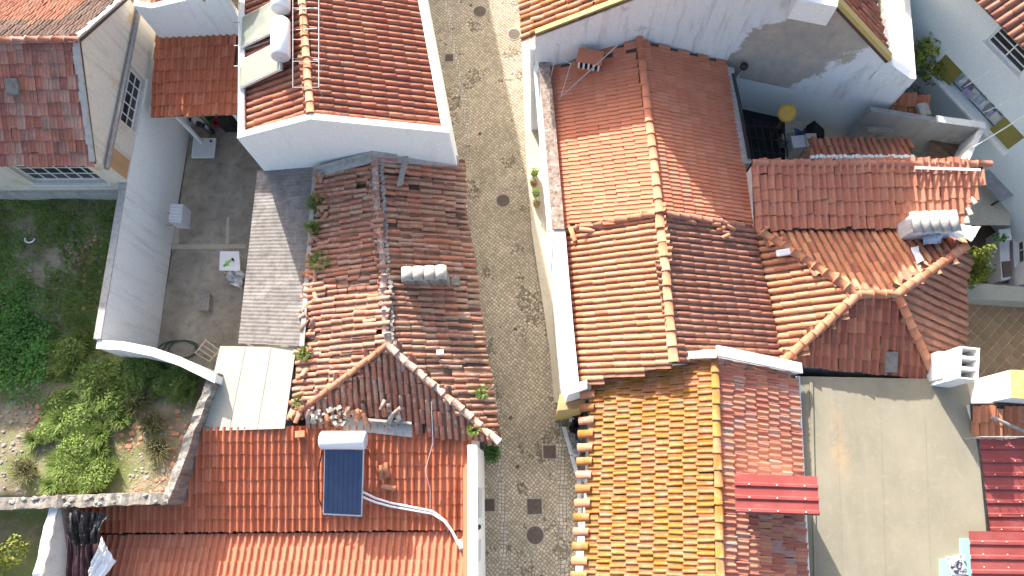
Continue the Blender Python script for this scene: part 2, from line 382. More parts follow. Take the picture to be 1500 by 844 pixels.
# ------------------------------------------------------------------ roof tiles
R = random.Random(7)
TM = {}
def tile_mesh(kind, w, l, mat, var=0):
    key = (kind, round(w, 3), round(l, 3), mat, var)
    if key in TM: return TM[key]
    rr = random.Random(len(kind)*101 + ord(kind[0])*7 + var)
    L = l*1.13; lift = .034
    mb = MB()
    if kind in ('lusa', 'lusa_low', 'double', 'flat'):
        if kind == 'lusa':
            P = [(0, .014), (.08, .0), (.28, -.012), (.44, -.004), (.52, .022), (.63, .062), (.75, .074), (.87, .062), (1.0, .016)]
        elif kind == 'lusa_low':
            P = [(0, .006), (.08, .002), (.3, -.002), (.5, .004), (.6, .016), (.7, .030), (.8, .034), (.9, .028), (1.0, .008)]
        elif kind == 'double':
            P = [(0, .000), (.03, .004), (.2, .010), (.38, .024), (.46, .024), (.5, .0), (.53, .004), (.7, .010), (.88, .024), (.96, .024), (1.0, .0)]
        else:
            P = [(0, .0), (.04, .026), (.11, .026), (.16, .0), (.42, -.004), (.5, .018), (.58, -.004), (.9, .0), (1.0, .012)]
        n = len(P); vs = []
        for x, z in P: vs.append((x*w-w/2, -l/2, z+lift))
        for x, z in P: vs.append((x*w-w/2, -l/2+L, z))
        for x, z in P: vs.append((x*w-w/2, -l/2, z+lift-.026))
        fs = [(i, i+1, n+i+1, n+i) for i in range(n-1)] + [(i+1, i, 2*n+i, 2*n+i+1) for i in range(n-1)]
        fs += [(0, n, 2*n), (n-1, 3*n-1, 2*n-1)]
        mb.add(vs, fs)
    elif kind == 'barrel':
        n = 7; vs = []
        for y, hw, h, z0 in ((-l/2, .365*w, .27*w, .028), (-l/2+L, .325*w, .24*w, .012), (-l/2, .30*w, .20*w, .028)):
            for i in range(n):
                q = math.pi*i/(n-1); vs.append((-math.cos(q)*hw, y, z0+.02*0+math.sin(q)*h))
        fs = [(i, i+1, n+i+1, n+i) for i in range(n-1)] + [(i+1, i, 2*n+i, 2*n+i+1) for i in range(n-1)]
        mb.add(vs, fs)
    elif kind == 'channel':
        n = 5; vs = []
        for y, hw, z0 in ((-l/2, .40*w, .045), (-l/2+L, .40*w, .028), (-l/2, .40*w, .03)):
            for i in range(n):
                q = math.pi*i/(n-1); vs.append((-math.cos(q)*hw, y, z0-math.sin(q)*.12*w))
        fs = [(i, i+1, n+i+1, n+i) for i in range(n-1)] + [(i+1, i, 2*n+i, 2*n+i+1) for i in range(n-1)]
        mb.add(vs, fs)
    elif kind == 'ridge':
        n = 8; vs = []
        for y, hw, h in ((-l/2, .5*w, .40*w), (-l/2+.05, .5*w, .40*w), (-l/2+.05, .46*w, .36*w), (l/2+.05, .43*w, .33*w), (-l/2, .42*w, .32*w)):
            for i in range(n):
                q = math.pi*i/(n-1); vs.append((-math.cos(q)*hw, y, math.sin(q)*h-.02))
        fs = []
        for a, b in ((0, 1), (1, 2), (2, 3)): fs += [(a*n+i, a*n+i+1, b*n+i+1, b*n+i) for i in range(n-1)]
        fs += [(i+1, i, 4*n+i, 4*n+i+1) for i in range(n-1)]
        mb.add(vs, fs)
    if var:
        mb.v = [(x+rr.uniform(-.006, .006), y+rr.uniform(-.008, .008), z+rr.uniform(-.004, .006)) for x, y, z in mb.v]
    me = mb.mesh(kind+'_tile', M[mat], smooth=(kind in ('barrel', 'channel', 'ridge')))
    TM[key] = me; return me

POOL = {}      # thing name -> list of (score, matrix, mesh, roof, partname)
def put(th, roof, mtx, me, name):
    POOL.setdefault(th.name, []).append((mtx, me, roof, name))
def frame_axes(e, s, n, o):
    m = Matrix((e, s, n)).transposed().to_4x4(); m.translation = o; return m
def inside(pt, poly):
    c = False; x, y = pt; j = len(poly)-1
    for i in range(len(poly)):
        xi, yi = poly[i]; xj, yj = poly[j]
        if (yi > y) != (yj > y) and x < (xj-xi)*(y-yi)/(yj-yi)+xi: c = not c
        j = i
    return c
def roof_plane(th, pl, pts, kind, w, l, mat, name='roof', up=None, jit=0.0, wave=0.0, miss=0.0, stagger=False, margin=.0, holes=(), mat2=None, deckmat='deck', over=0.05, snap=.8, flip=False):
    """pts: 3D polygon on pl; up: upslope vector (projected), default steepest ascent"""
    n = pl[1]
    s = up if up is not None else V(0, 0, 1)
    s = (s-n*s.dot(n)).normalized(); e = s.cross(n).normalized()
    o = pts[0]
    P2 = [((p-o).dot(e), (p-o).dot(s)) for p in pts]
    dk = MB().prism([p-n*.01 for p in pts], -n*.09).build(name, M[deckmat], th)
    x0, x1 = min(p[0] for p in P2), max(p[0] for p in P2); y0, y1 = min(p[1] for p in P2)-over, max(p[1] for p in P2)
    nc = max(1, round((x1-x0)/w)); ww = (x1-x0)/nc; nr = max(1, math.ceil((y1-y0)/l))
    H2 = [[((p-o).dot(e), (p-o).dot(s)) for p in h] for h in holes]
    ph = R.uniform(0, 50)
    def low(x):
        ys = []
        for (ax, ay), (bx, by) in zip(P2, P2[1:]+P2[:1]):
            if (ax-x)*(bx-x) <= 0 and abs(ax-bx) > 1e-6: ys.append(ay+(by-ay)*(x-ax)/(bx-ax))
        return min(ys) if ys else None
    cells = []
    for c in range(-1 if stagger else 0, nc):
        xb = x0+(c+.5)*ww; yl = low(min(max(xb, x0+.01), x1-.01))
        if yl is None: continue
        if snap is not None and yl > y0+over+snap: yl = y0+math.floor((yl-y0)/l)*l+over
        yl -= over
        for r in range(nr): cells.append((r, c, yl+(r+.5)*l))
    for r, c, y in cells:
        if True:
            x = x0+(c+.5)*ww + ((ww*.5 if r % 2 else 0) if stagger else 0)
            ctr = (x, y)
            ok = inside(ctr, P2)
            if not ok and margin:
                ok = any(inside((x+dx*margin, y+dy*margin), P2) for dx in (-1, 1) for dy in (-1, 1))
            if not ok:
                ok = r == 0 and inside((x, y+over+.05), P2)
            if not ok or any(inside(ctr, h) for h in H2): continue
            if miss and R.random() < miss: continue
            wz = wave*noise.noise(V(x*.55+ph, y*.35, 3.1)) + wave*.4*noise.noise(V((c+.5)*.9+ph, y*.8, 9))
            jx = R.gauss(0, jit*.35)*w + wave*.5*noise.noise(V(c*.7+ph, y*.9, 20))
            p = o+e*(x+jx)+s*(y+R.gauss(0, jit*.5)*l)+n*(wz+abs(R.gauss(0, jit*.03)))
            a = R.gauss(0, jit*.16); b = R.gauss(0, jit*.05)
            m = frame_axes(e, s, n, p) @ Matrix.Rotation(a, 4, 'Z') @ Matrix.Rotation(b, 4, 'X')
            mm = mat2 if (mat2 and mat2[1](p)) else None
            mt = mat2[0] if mm else mat
            sc = ww/w
            m = m @ Matrix.Diagonal((-sc if flip else sc, 1, 1, 1))
            if kind == 'barrel':
                put(th, dk, m, tile_mesh('barrel', w, l, mt, (R.randrange(3)+1) if jit else 0), 'roof_tile')
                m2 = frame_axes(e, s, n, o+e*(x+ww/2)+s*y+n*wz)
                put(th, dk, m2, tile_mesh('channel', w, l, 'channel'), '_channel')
            else:
                put(th, dk, m, tile_mesh(kind, w, l, mt, (R.randrange(3)+1) if jit else 0), 'roof_tile')
    return dk
def ridge_line(th, roof, a, b, mat, w=.24, l=.36, lift=.05, jit=.3, name='ridge_tile'):
    d = b-a; L = d.length; s = d.normalized(); e = s.cross(V(0, 0, 1)).normalized(); n = e.cross(s).normalized()
    k = max(1, round(L/l)); ll = L/k
    for i in range(k):
        p = a+s*(i+.5)*ll+n*(lift+R.uniform(-.01, .012)*jit*3)+e*R.gauss(0, .02)*jit
        m = frame_axes(e, s, n, p) @ Matrix.Rotation(R.gauss(0, .06)*jit, 4, 'Z')
        put(th, roof, m, tile_mesh('ridge', w, round(ll, 2), mat, R.randrange(3)+1 if jit > .2 else 0), name)
def finish_tiles(limit=300):
    for tn, items in POOL.items():
        byname = {}
        for it in items: byname.setdefault(it[3], []).append(it)
        for name, its in byname.items():
            if name == '_channel': single, rest = [], its
            else:
                sc = []
                for it in its:
                    p = it[0].translation; u, v = px(p)
                    vis = -20 < u < 1520 and -20 < v < 864
                    sc.append(((0 if vis else 1), (p-CAM).length))
                order = sorted(range(len(its)), key=lambda i: sc[i])
                lim = limit-4
                single = [its[i] for i in order[:lim]]; rest = [its[i] for i in order[lim:]]
            for m, me, roof, nm in single:
                o = bpy.data.objects.new(nm, me); col.objects.link(o); o.parent = roof; o.matrix_basis = m
            groups = {}
            for it in rest: groups.setdefault((it[2].name, it[1].materials[0].name), []).append(it)
            for (rn, mn), g in groups.items():
                vs = []; fs = []; sm = False
                for m, me, roof, nm in g:
                    b = len(vs); vs += [tuple(m @ v.co) for v in me.vertices]
                    fs += [tuple(i+b for i in p.vertices) for p in me.polygons]; sm = me.polygons[0].use_smooth
                me2 = bpy.data.meshes.new('tiles'); me2.from_pydata(vs, [], fs); me2.materials.append(g[0][1].materials[0])
                if sm: me2.polygons.foreach_set('use_smooth', [True]*len(me2.polygons))
                o = bpy.data.objects.new('channel_tiles' if name == '_channel' else name+'s', me2); col.objects.link(o)
                o.parent = g[0][2]; o['kind'] = 'stuff'

def facade(mb, A, B, z0, z1, inward, th, opens):
    """wall from A to B (xy), with rectangular openings (s0, s1, za, zb) in metres along the wall"""
    d = B-A; d.z = 0; L = d.length; d.normalize()
    xs = sorted({0, L, *[o[0] for o in opens], *[o[1] for o in opens]}); zs = sorted({z0, z1, *[o[2] for o in opens], *[o[3] for o in opens]})
    for i in range(len(xs)-1):
        for k in range(len(zs)-1):
            cx, cz = (xs[i]+xs[i+1])/2, (zs[k]+zs[k+1])/2
            if any(o[0] < cx < o[1] and o[2] < cz < o[3] for o in opens): continue
            mb.obox(V(A.x, A.y, zs[k])+d*xs[i], d*(xs[i+1]-xs[i]), inward*th, V(0, 0, zs[k+1]-zs[k]))
def window(parent, A, B, rect, inward, nx, nz, mat='paint_w', depth=.06, bar=.035, frame=.06, sill=True):
    d = B-A; d.z = 0; d.normalize(); s0, s1, z0, z1 = rect
    O = V(A.x, A.y, 0)+inward*depth
    fr = MB()
    def rc(a, b, c, e, t=.05, off=0): fr.obox(O+d*a+V(0, 0, c)+inward*off, d*(b-a), inward*t, V(0, 0, e-c))
    rc(s0, s0+frame, z0, z1); rc(s1-frame, s1, z0, z1); rc(s0+frame, s1-frame, z0, z0+frame); rc(s0+frame, s1-frame, z1-frame, z1)
    for i in range(1, nx): x = s0+(s1-s0)*i/nx; rc(x-bar/2, x+bar/2, z0+frame, z1-frame, .04, .004)
    for i in range(1, nz): z = z0+(z1-z0)*i/nz; rc(s0+frame, s1-frame, z-bar/2, z+bar/2, .035, .007)
    w = fr.build('window', M[mat], parent)
    for i in range(nx):
        for k in range(nz):
            a, b = s0+(s1-s0)*i/nx, s0+(s1-s0)*(i+1)/nx; c, e = z0+(z1-z0)*k/nz, z0+(z1-z0)*(k+1)/nz
            MB().obox(O+d*a+V(0, 0, c)+inward*.03, d*(b-a), inward*.006, V(0, 0, e-c)).build('pane', M['glass'], w)
    MB().obox(O+d*s0+V(0, 0, z0)+inward*.3, d*(s1-s0), inward*.02, V(0, 0, z1-z0)).build('dark_room', M['dark'], w)
    if sill: MB().obox(O+d*(s0-.08)+V(0, 0, z0-.06)-inward*(depth+.07), d*(s1-s0+.16), inward*(depth+.06), V(0, 0, .055)).build('sill', M[mat], w)
    return w
def crumple(name, mat, corners, n=14, amp=.08, parent=None, seed=0, thick=.01, sc=2.2, fold=0):
    a, b, c, d = corners; mb = MB(); vs = []; fs = []
    for i in range(n+1):
        for k in range(n+1):
            u, v = i/n, k/n
            p = (a*(1-u)+b*u)*(1-v)+(d*(1-u)+c*u)*v
            q = p*sc+V(seed*7.7, 0, 0)
            p = p+V(noise.noise(q)*.6, noise.noise(q+V(9, 0, 0))*.6, 1.6*abs(noise.noise(q*1.2+V(0, 5, 0)))+.8*abs(noise.noise(q*3)))*amp
            if fold: p = p+V(0, 0, fold*(abs(noise.noise(V(u*5+seed, v*.8, 0)))+.6*abs(noise.noise(V(u*11, v*1.2, seed)))))
            vs.append(p)
    for i in range(n):
        for k in range(n): fs.append((i*(n+1)+k, (i+1)*(n+1)+k, (i+1)*(n+1)+k+1, i*(n+1)+k+1))
    o = mb.add(vs, fs).build(name, M[mat], parent)
    m = o.modifiers.new('thick', 'SOLIDIFY'); m.thickness = thick
    return o
def wave_sheet(o, a, b, pitch, amp, kind='sine', res=6):
    """sheet from corner o; a = along the ribs, b = across the ribs"""
    nrm = a.cross(b).normalized(); nrm = nrm if nrm.z > 0 else -nrm
    L = b.length; bd = b.normalized(); k = max(1, round(L/pitch)); pt = L/k
    if kind == 'sine':
        prof = [(i*pt/res, amp*math.sin(2*math.pi*i/res)) for i in range(k*res+1)]
    else:
        prof = [(0, 0)]
        for i in range(k):
            x = i*pt; prof += [(x+pt*.62, 0), (x+pt*.70, amp), (x+pt*.9, amp), (x+pt*.98, 0)]
        prof.append((L, 0))
    vs = []; n = len(prof)
    for t in (0, 1):
        for x, z in prof: vs.append(o+a*t+bd*x+nrm*z)
    for t in (0, 1):
        for x, z in prof: vs.append(o+a*t+bd*x+nrm*(z-.008))
    fs = [(i, i+1, n+i+1, n+i) for i in range(n-1)] + [(2*n+i+1, 2*n+i, 3*n+i, 3*n+i+1) for i in range(n-1)]
    fs += [(i+1, i, 2*n+i, 2*n+i+1) for i in range(n-1)] + [(n+i, n+i+1, 3*n+i+1, 3*n+i) for i in range(n-1)]
    return MB().add(vs, fs)
def screws(th, o, a, b, n1, n2, h=.05):
    mb = MB(); nrm = a.cross(b).normalized(); nrm = nrm if nrm.z > 0 else -nrm
    for i in range(n1):
        for k in range(n2):
            mb.lathe(o+a*((i+.5)/n1)+b*((k+.8)/n2)+nrm*h, [(.018, 0), (.018, .008), (.008, .014)], 6, nrm)
    mb.build('screw_heads', M['frame'], th, kind='stuff')
def leaves(mb, c, rad, count, size, rng, up=.5, shell=.35):
    for _ in range(count):
        while True:
            q = V(rng.uniform(-1, 1), rng.uniform(-1, 1), rng.uniform(-1, 1))
            if shell < q.length < 1: break
        p = c+V(q.x*rad.x, q.y*rad.y, q.z*rad.z)
        d = (q.normalized()+V(rng.gauss(0, .6), rng.gauss(0, .6), rng.gauss(up, .5))).normalized()
        t = d.orthogonal().normalized(); t = Matrix.Rotation(rng.uniform(0, 6.28), 3, d) @ t
        bb = d.cross(t); s = size*rng.uniform(.6, 1.3)
        mb.add([p-t*s*.5, p+bb*s*.28+d*s*.08, p+t*s*.5, p-bb*s*.28+d*s*.08], [(0, 1, 2, 3)])
def blades(mb, base, count, spread, h, rng, lean=.6, wd=.018):
    for _ in range(count):
        a = rng.uniform(0, 6.28); r = spread*math.sqrt(rng.random())*.6
        p = base+V(math.cos(a)*r, math.sin(a)*r, 0)
        a2 = a+rng.gauss(0, .6); hh = h*rng.uniform(.55, 1.15); ln = lean*rng.uniform(.4, 1.3)*hh
        d = V(math.cos(a2), math.sin(a2), 0); sd_ = V(-d.y, d.x, 0)*wd*rng.uniform(.6, 1.3)
        m1 = p+d*ln*.35+V(0, 0, hh*.65); tp = p+d*ln+V(0, 0, hh*rng.uniform(.75, 1.0))
        mb.add([p-sd_, p+sd_, m1+sd_*.8, m1-sd_*.8, tp], [(0, 1, 2, 3), (3, 2, 4)])

# ================================================================== SETTING
NORTH = V(0, 1, 0)
g = MB().poly([V(-150, -150, -.95), V(150, -150, -.95), V(150, 200, -.95), V(-150, 200, -.95)]).build('ground', M['earth']); struct(g)
st = MB().poly([at(u, v, SZ) for u, v in ((585, -40), (640, 232), (660, 450), (640, 700), (630, 1000), (880, 1000), (880, 700), (840, 500), (800, 300), (790, 60), (790, -40))]).build('street', M['cobble']); struct(st)
def strip(name, pl_, pr_, z, mat):
    pts = [at(u, v, z) for u, v in pl_] + [at(u, v, z) for u, v in reversed(pr_)]
    return struct(MB().poly(pts).build(name, M[mat]))
strip('gutter_strip', [(722, 560), (727, 680), (732, 760), (735, 900)], [(731, 560), (737, 680), (742, 760), (746, 900)], SZ+.004, 'cobble_row')
strip('gutter_strip', [(806, 560), (812, 640), (817, 720), (817, 900)], [(818, 560), (826, 640), (832, 720), (832, 900)], SZ+.004, 'cobble_row')
strip('gutter_strip', [(650, 0), (672, 120), (688, 250)], [(656, 0), (678, 120), (693, 250)], SZ+.004, 'cobble_row')
# raised pavement along the right-hand houses
pv = [(764, 60), (767, 150), (772, 250), (779, 340), (793, 430), (806, 520), (812, 590)]
MB().prism([at(u, v, SZ+.11) for u, v in pv] + [at(u+40, v, SZ+.11) for u, v in reversed(pv)], V(0, 0, -.13)).build('pavement', M['pave'])['kind'] = 'structure'
pv2 = [(826, 625), (838, 668), (848, 705), (850, 780), (845, 850), (838, 940)]
MB().prism([at(u, v, SZ+.12) for u, v in pv2] + [at(u+45, v, SZ+.12) for u, v in reversed(pv2)], V(0, 0, -.14)).build('pavement', M['cobble_row'])['kind'] = 'structure'
kb = []
for (u, v), (u2, v2) in zip(pv2, pv2[1:]):
    MB().prism([at(u-3, v, SZ+.125), at(u+3, v, SZ+.125), at(u2+3, v2-1, SZ+.125), at(u2-3, v2-1, SZ+.125)], V(0, 0, -.14)).build('kerb_stone', M['white'], bevel=.01)['kind'] = 'structure'

# ================================================================== WHITE HOUSE (two slopes behind white parapets)
A = at(347, 203, 5.03); B = at(658, 195, 4.95); A.z = B.z = 0
wp = wallplane(A, B); uW = (B-A).normalized(); nW = V(-uW.y, uW.x, 0)
apex = on(wp, 453, 175)
th = thing('white_house', 'white rendered house with parapets and two solar water heaters on its clay roof', 'house', (A+B)/2+nW*3)
Wd = (at(349, 0, 5.03)-at(347, 203, 5.03)); Wd.z = 0; Wd.normalize()
Ed = (at(622, 0, 4.95)-at(658, 195, 4.95)); Ed.z = 0; Ed.normalize()
LN = 9.0
zA, zB = 5.03, 4.95
A1, B1 = A+Wd*LN, B+Ed*LN
rdg0 = V(apex.x, apex.y, 0); rdg1 = rdg0+((Wd+Ed)/2).normalized()*LN
MB().prism([V(A.x, A.y, G0), V(B.x, B.y, G0), V(B.x, B.y, zB), apex, V(A.x, A.y, zA)], nW*.22).build('gable_wall', M['white_clean'], th, bevel=.015)
MB().prism([p+V(0, 0, G0) for p in (A+nW*.22, A+nW*.22+uW*.2, A1+uW*.2, A1)], V(0, 0, zA-.01-G0)).build('parapet_wall', M['white_clean'], th)
MB().prism([p+V(0, 0, G0) for p in (B+nW*.22, B+nW*.22-uW*.24, B1-uW*.24, B1)], V(0, 0, zB-.01-G0)).build('parapet_wall', M['white_clean'], th)
zr = apex.z-.12
r0, r1 = V(rdg0.x, rdg0.y, zr)+nW*.22, V(rdg1.x, rdg1.y, zr)
e0, e1 = V(A.x, A.y, zA-.22)+nW*.22+uW*.2, V(A1.x, A1.y, zA-.22)+uW*.2
pW = plane(r0, r1, e0)
k0 = roof_plane(th, pW, [e0, r0, r1, V(e1.x, e1.y, zat(pW, e1.x, e1.y))], 'barrel', .235, .42, 'brown', up=(r0-e0), jit=.1, wave=.02)
f0, f1 = V(B.x, B.y, zB-.2)+nW*.22-uW*.24, V(B1.x, B1.y, zB-.2)-uW*.24
pE = plane(r0, r1, f0)
k1 = roof_plane(th, pE, [f0, r0, r1, V(f1.x, f1.y, zat(pE, f1.x, f1.y))], 'barrel', .235, .42, 'brown', up=(r0-f0), jit=.1, wave=.02)
ridge_line(th, k1, r0, r1, 'ridge', .28, .4, .06)

MB().prism([p+V(0, 0, G0) for p in (A1, B1, B1+Ed*15, A1+Wd*15)], V(0, 0, 4.95-G0)).build('unseen_shade_block', M['white_clean'], th)  # plain block added out of view to shade the top of the street
# two thermosiphon heaters: tilted collector, horizontal tank, steel stand
def heater(label, pan, tank, zlo, zhi, ztank, rad, mat, group):
    P = [at(*pan[0], zlo), at(*pan[1], zhi), at(*pan[2], zhi), at(*pan[3], zlo)]
    P[2] = P[1]+P[3]-P[0]
    n = (P[1]-P[0]).cross(P[3]-P[0]).normalized(); n = n if n.z > 0 else -n
    h = thing('solar_water_heater', label, 'water heater', (P[0]+P[2])/2, group)
    MB().prism(P, -n*.09).build('collector_box', M['frame'], h, bevel=.008)
    c = sum(P, V(0, 0, 0))/4
    MB().prism([p+(c-p).normalized()*.06+n*.003 for p in P], n*.006).build('collector_glass', M[mat], h)
    a, b = at(*tank[0], ztank), at(*tank[1], ztank); d = (b-a).normalized(); L = (b-a).length
    tk = MB().lathe(a, [(rad*.9, 0), (rad, .04), (rad, L*.5), (rad, L-.04), (rad*.9, L)], 28, d).build('tank', M['tank'], h, smooth=False)
    tk.data.polygons.foreach_set('use_smooth', [len(p.vertices) == 4 for p in tk.data.polygons])
    for q, s_ in ((a, -1), (b, 1)):
        MB().lathe(q+d*s_*.001, [(rad*.86, 0), (rad*.80, .015*1), (.03, .03), (.02, .06)], 24, d*s_).build('end_cap', M['tank_end'], tk)
    up = MB()
    return h, P, a, b, n
heat_grp = None
hA = heater('lower solar heater with white tank and pale collector on the white house roof', [(352, 88), (412, 58), (413, 101), (349, 130)], [(411, 31), (411, 84)], 5.08, 5.95, 6.15, .30, 'collector', heat_grp)
hB = heater('upper solar heater with white tank cut off by the picture top edge', [(354, 25), (412, -5), (396, 44), (352, 70)], [(412, -36), (411, 14)], 5.08, 5.95, 6.15, .30, 'collector', heat_grp)
for h, P, a, b, n in (hA, hB):
    fr = MB()
    for q in (a.lerp(b, .12), a.lerp(b, .88)):
        foot = V(q.x+.15, q.y, zat(pW, q.x+.15, q.y)+.05); fr.tube([q-V(0, 0, .3), foot], .022, 6)
        f2 = V(q.x+1.15, q.y-.1, zat(pW, q.x+1.15, q.y) if q.x+1.15 < rdg0.x else zr); fr.tube([q-V(0, 0, .25), f2], .016, 6)
        fr.tube([foot, V(P[0].x, q.y, P[0].z-.1)], .018, 6)
    fr.tube([a.lerp(b, .1)-V(0, 0, .32), a.lerp(b, .9)-V(0, 0, .32)], .02, 6)
    fr.tube([P[1]-n*.1, P[2]-n*.1], .02, 6)
    fr.build('stand', M['steel'], h)
    MB().tube([a.lerp(b, .95)+V(.3, 0, -.1), a.lerp(b, .95)+V(.42, -.1, -.3), a.lerp(b, .8)+V(.38, -.05, -.5), P[2]+V(.1, .1, -.05)], .022, 6).build('hose', M['black'], h)
# steel safety rail along the ridge
rl = thing('safety_rail', 'galvanised steel tube rail standing along the ridge behind the solar tanks', 'rail', r0)
mb = MB(); zt = 6.45
tops = [at(467, v, zt) for v in (-30, 12, 58, 90, 128)]
mb.tube(tops, .014, 6)
lo = [at(429, v, zt-.1) for v in (-30, 128)]
mb.tube(lo, .011, 6)
mb.build('top_rail', M['steel'], rl)
for i, t in enumerate(tops):
    w_ = MB().tube([t, V(t.x-.05, t.y, zr-.02)], .012, 6).build('post', M['steel'], rl)
    MB().tube([t, at(429, [-30, 12, 58, 90, 128][i], zt-.1)], .010, 6).build('rung', M['steel'], rl)
pipe = thing('water_pipe', 'white water pipe with clips running along the west parapet of the white house', 'pipe', A)
mb = MB().tube([at(350, v, 5.12) for v in (-20, 10, 40, 70, 100, 132)], .022, 6); mb.build('tube', M['paint_w'], pipe)
for v in (5, 33, 67, 97): MB().tube([at(343, v, 5.1), at(351, v, 5.13)], .02, 6).build('clip', M['steel'], pipe)

# ================================================================== OLD HOUSE with the weathered barrel roof
ZR, ZWe, ZEe = 3.72, 2.72, 2.62
q0, q1 = at(549, 233, ZR-.05), at(568, 506, ZR)
hw, he = at(428, 612, ZWe), at(731, 648, ZEe)
pOW = plane(q0, q1, hw); pOE = plane(q0, q1, he); pOS = plane(q1, hw, he)
th = thing('old_house', 'old house with sagging lichened barrel tile roof between the yard and the street', 'house', (q0+q1)/2-V(0, 0, ZR))
nwc, nec = on(pOW, 466, 255), on(pOE, 671, 236)
gap = [on(pOS, u, v) for u, v in ((500, 606), (603, 612), (603, 632), (500, 632))]
east = lambda p: noise.noise(V(p.x*.8, p.y*.8, 0))+.25*noise.noise(V(p.x*3, p.y*3, 4)) > .05
k0 = roof_plane(th, pOW, [hw, q1, q0, nwc], 'barrel', .20, .40, 'old', up=on(pOW, 555, 431)-on(pOW, 480, 440), jit=.17, wave=.17, miss=.012, margin=.06, mat2=('old_dark', lambda p: p.y > 8.2 and R.random() < .5))
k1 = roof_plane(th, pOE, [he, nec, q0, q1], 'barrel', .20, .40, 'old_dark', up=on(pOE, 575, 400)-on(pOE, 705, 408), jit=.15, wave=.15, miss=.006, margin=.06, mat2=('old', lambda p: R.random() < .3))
k2 = roof_plane(th, pOS, [hw, he, q1], 'barrel', .20, .40, 'old', up=V(-.05, 1, 0), jit=.17, wave=.08, miss=.012, margin=.06, holes=[gap])
ridge_line(th, k0, q0, q1, 'ridge_old', .26, .38, .06, .8)
ridge_line(th, k2, hw, q1, 'ridge', .22, .38, .08, .5, 'hip_tile')
ridge_line(th, k2, he, q1, 'ridge_old', .26, .38, .08, .5, 'hip_tile')
b = MB(); ctr = (q0+q1)/2
for poly, pl in (([hw, q1, q0, nwc], pOW), ([he, nec, q0, q1], pOE), ([hw, he, q1], pOS)):
    b.down([V(p.x+(ctr.x-p.x)*.05, p.y+(ctr.y-p.y)*.035, zat(pl, p.x+(ctr.x-p.x)*.05, p.y+(ctr.y-p.y)*.035)-.13) for p in poly], G0)
b.build('wall', M['white_old'], th)
# mortar bed beside the ridge, concrete flashing against the white house
mm = MB(); rr = random.Random(3)
for i in range(46):
    t = (i+.5)/46; p = q0.lerp(q1, t)+V(.2+rr.uniform(-.04, .05), 0, .02)
    mm.box(p, (rr.uniform(.08, .16), rr.uniform(.08, .15), rr.uniform(.03, .07)), rr.uniform(0, 3), rr.uniform(-.2, .2))
mm.build('mortar', M['stone'], th, kind='stuff')
for (u0, v0), (u1, v1), pl in (((466, 252), (549, 229), pOW), ((549, 229), (672, 236), pOE)):
    p, q = on(pl, u0, v0), on(pl, u1, v1)
    MB().prism([p+V(0, .05, .03), q+V(0, .05, .03), q+V(0, .05, .3), p+V(0, .05, .3)], -nW*.08).build('flashing', M['concrete'], th)
    MB().prism([p+V(0, -.02, .1), q+V(0, -.02, .1), q-nW*.26+V(0, 0, .05), p-nW*.26+V(0, 0, .05)], V(0, 0, .05)).build('flashing', M['concrete'], th)
# chimney with a tiled hood on the street slope
cp = [on(pOE, u, v) for u, v in ((592, 418), (660, 422))]
def chim(th_, foot, depth, ztop, mat, n_cap, capmat, over=.05):
    a, b_ = foot; d = (b_-a); d.z = 0; L = d.length; d.normalize(); nn = V(-d.y, d.x, 0)
    zb = min(a.z, b_.z)-.5
    c = MB().obox(V(a.x, a.y, zb), d*L, nn*depth, V(0, 0, ztop-zb)).build('chimney', M[mat], th_, bevel=.015)
    for i in range(n_cap):
        s = L*(i+.5)/n_cap
        mb_ = MB(); w2 = L/n_cap*.5; vs = []; N = 8
        for y in (-over, depth+over):
            for k in range(N): q = math.pi*k/(N-1); vs.append(V(a.x, a.y, ztop)+d*(s-math.cos(q)*w2)+nn*y+V(0, 0, math.sin(q)*w2*.8+.04))
        for y in (-over, depth+over):
            for k in range(N): q = math.pi*k/(N-1); vs.append(V(a.x, a.y, ztop)+d*(s-math.cos(q)*w2*.8)+nn*y+V(0, 0, math.sin(q)*w2*.62+.03))
        fs = [(k, k+1, N+k+1, N+k) for k in range(N-1)]+[(k+1, k, 2*N+k, 2*N+k+1) for k in range(N-1)]+[(N+k, N+k+1, 3*N+k+1, 3*N+k) for k in range(N-1)]
        mb_.add(vs, fs).build('hood_tile', M[capmat], c, smooth=True)
    return c, d, nn
c, d, nn = chim(th, cp, .36, cp[0].z+.46, 'mossy_wall', 4, 'stone_pale')
MB().obox(V(cp[1].x+.01, cp[1].y+.05, cp[1].z-.3), d*.3, nn*.3, V(0, 0, .45)).build('chimney_shoulder', M['mossy_wall'], th, bevel=.01)
# exposed wall head and slab where the south eaves have lost their tiles
s0, s1 = on(pOS, 500, 612), on(pOS, 604, 620)
MB().prism([V(s0.x, s0.y, 2.66), V(s1.x, s1.y, 2.66), V(s1.x, s1.y-.42, 2.62), V(s0.x, s0.y-.36, 2.62)], V(0, 0, .09)).build('wall_head', M['concrete'], th)
MB().prism([V(s0.x+.1, s0.y+.03, 2.84), V(s1.x, s1.y+.03, 2.84), V(s1.x, s1.y-.05, 2.84), V(s0.x+.1, s0.y-.05, 2.84)], V(0, 0, .06)).build('batten', M['wood'], th)
mm = MB()
for i in range(40):
    p = on(pOS, rr.uniform(455, 512), rr.uniform(596, 624))+V(0, 0, rr.uniform(.05, .16)); rk_ = rr.uniform(.04, .11)
    mm.box(p, (rk_*1.5, rk_, rk_*.7), rr.uniform(0, 3), rr.uniform(-.4, .4))
mm.build('broken_masonry', M['stone_pale'], th, kind='stuff')
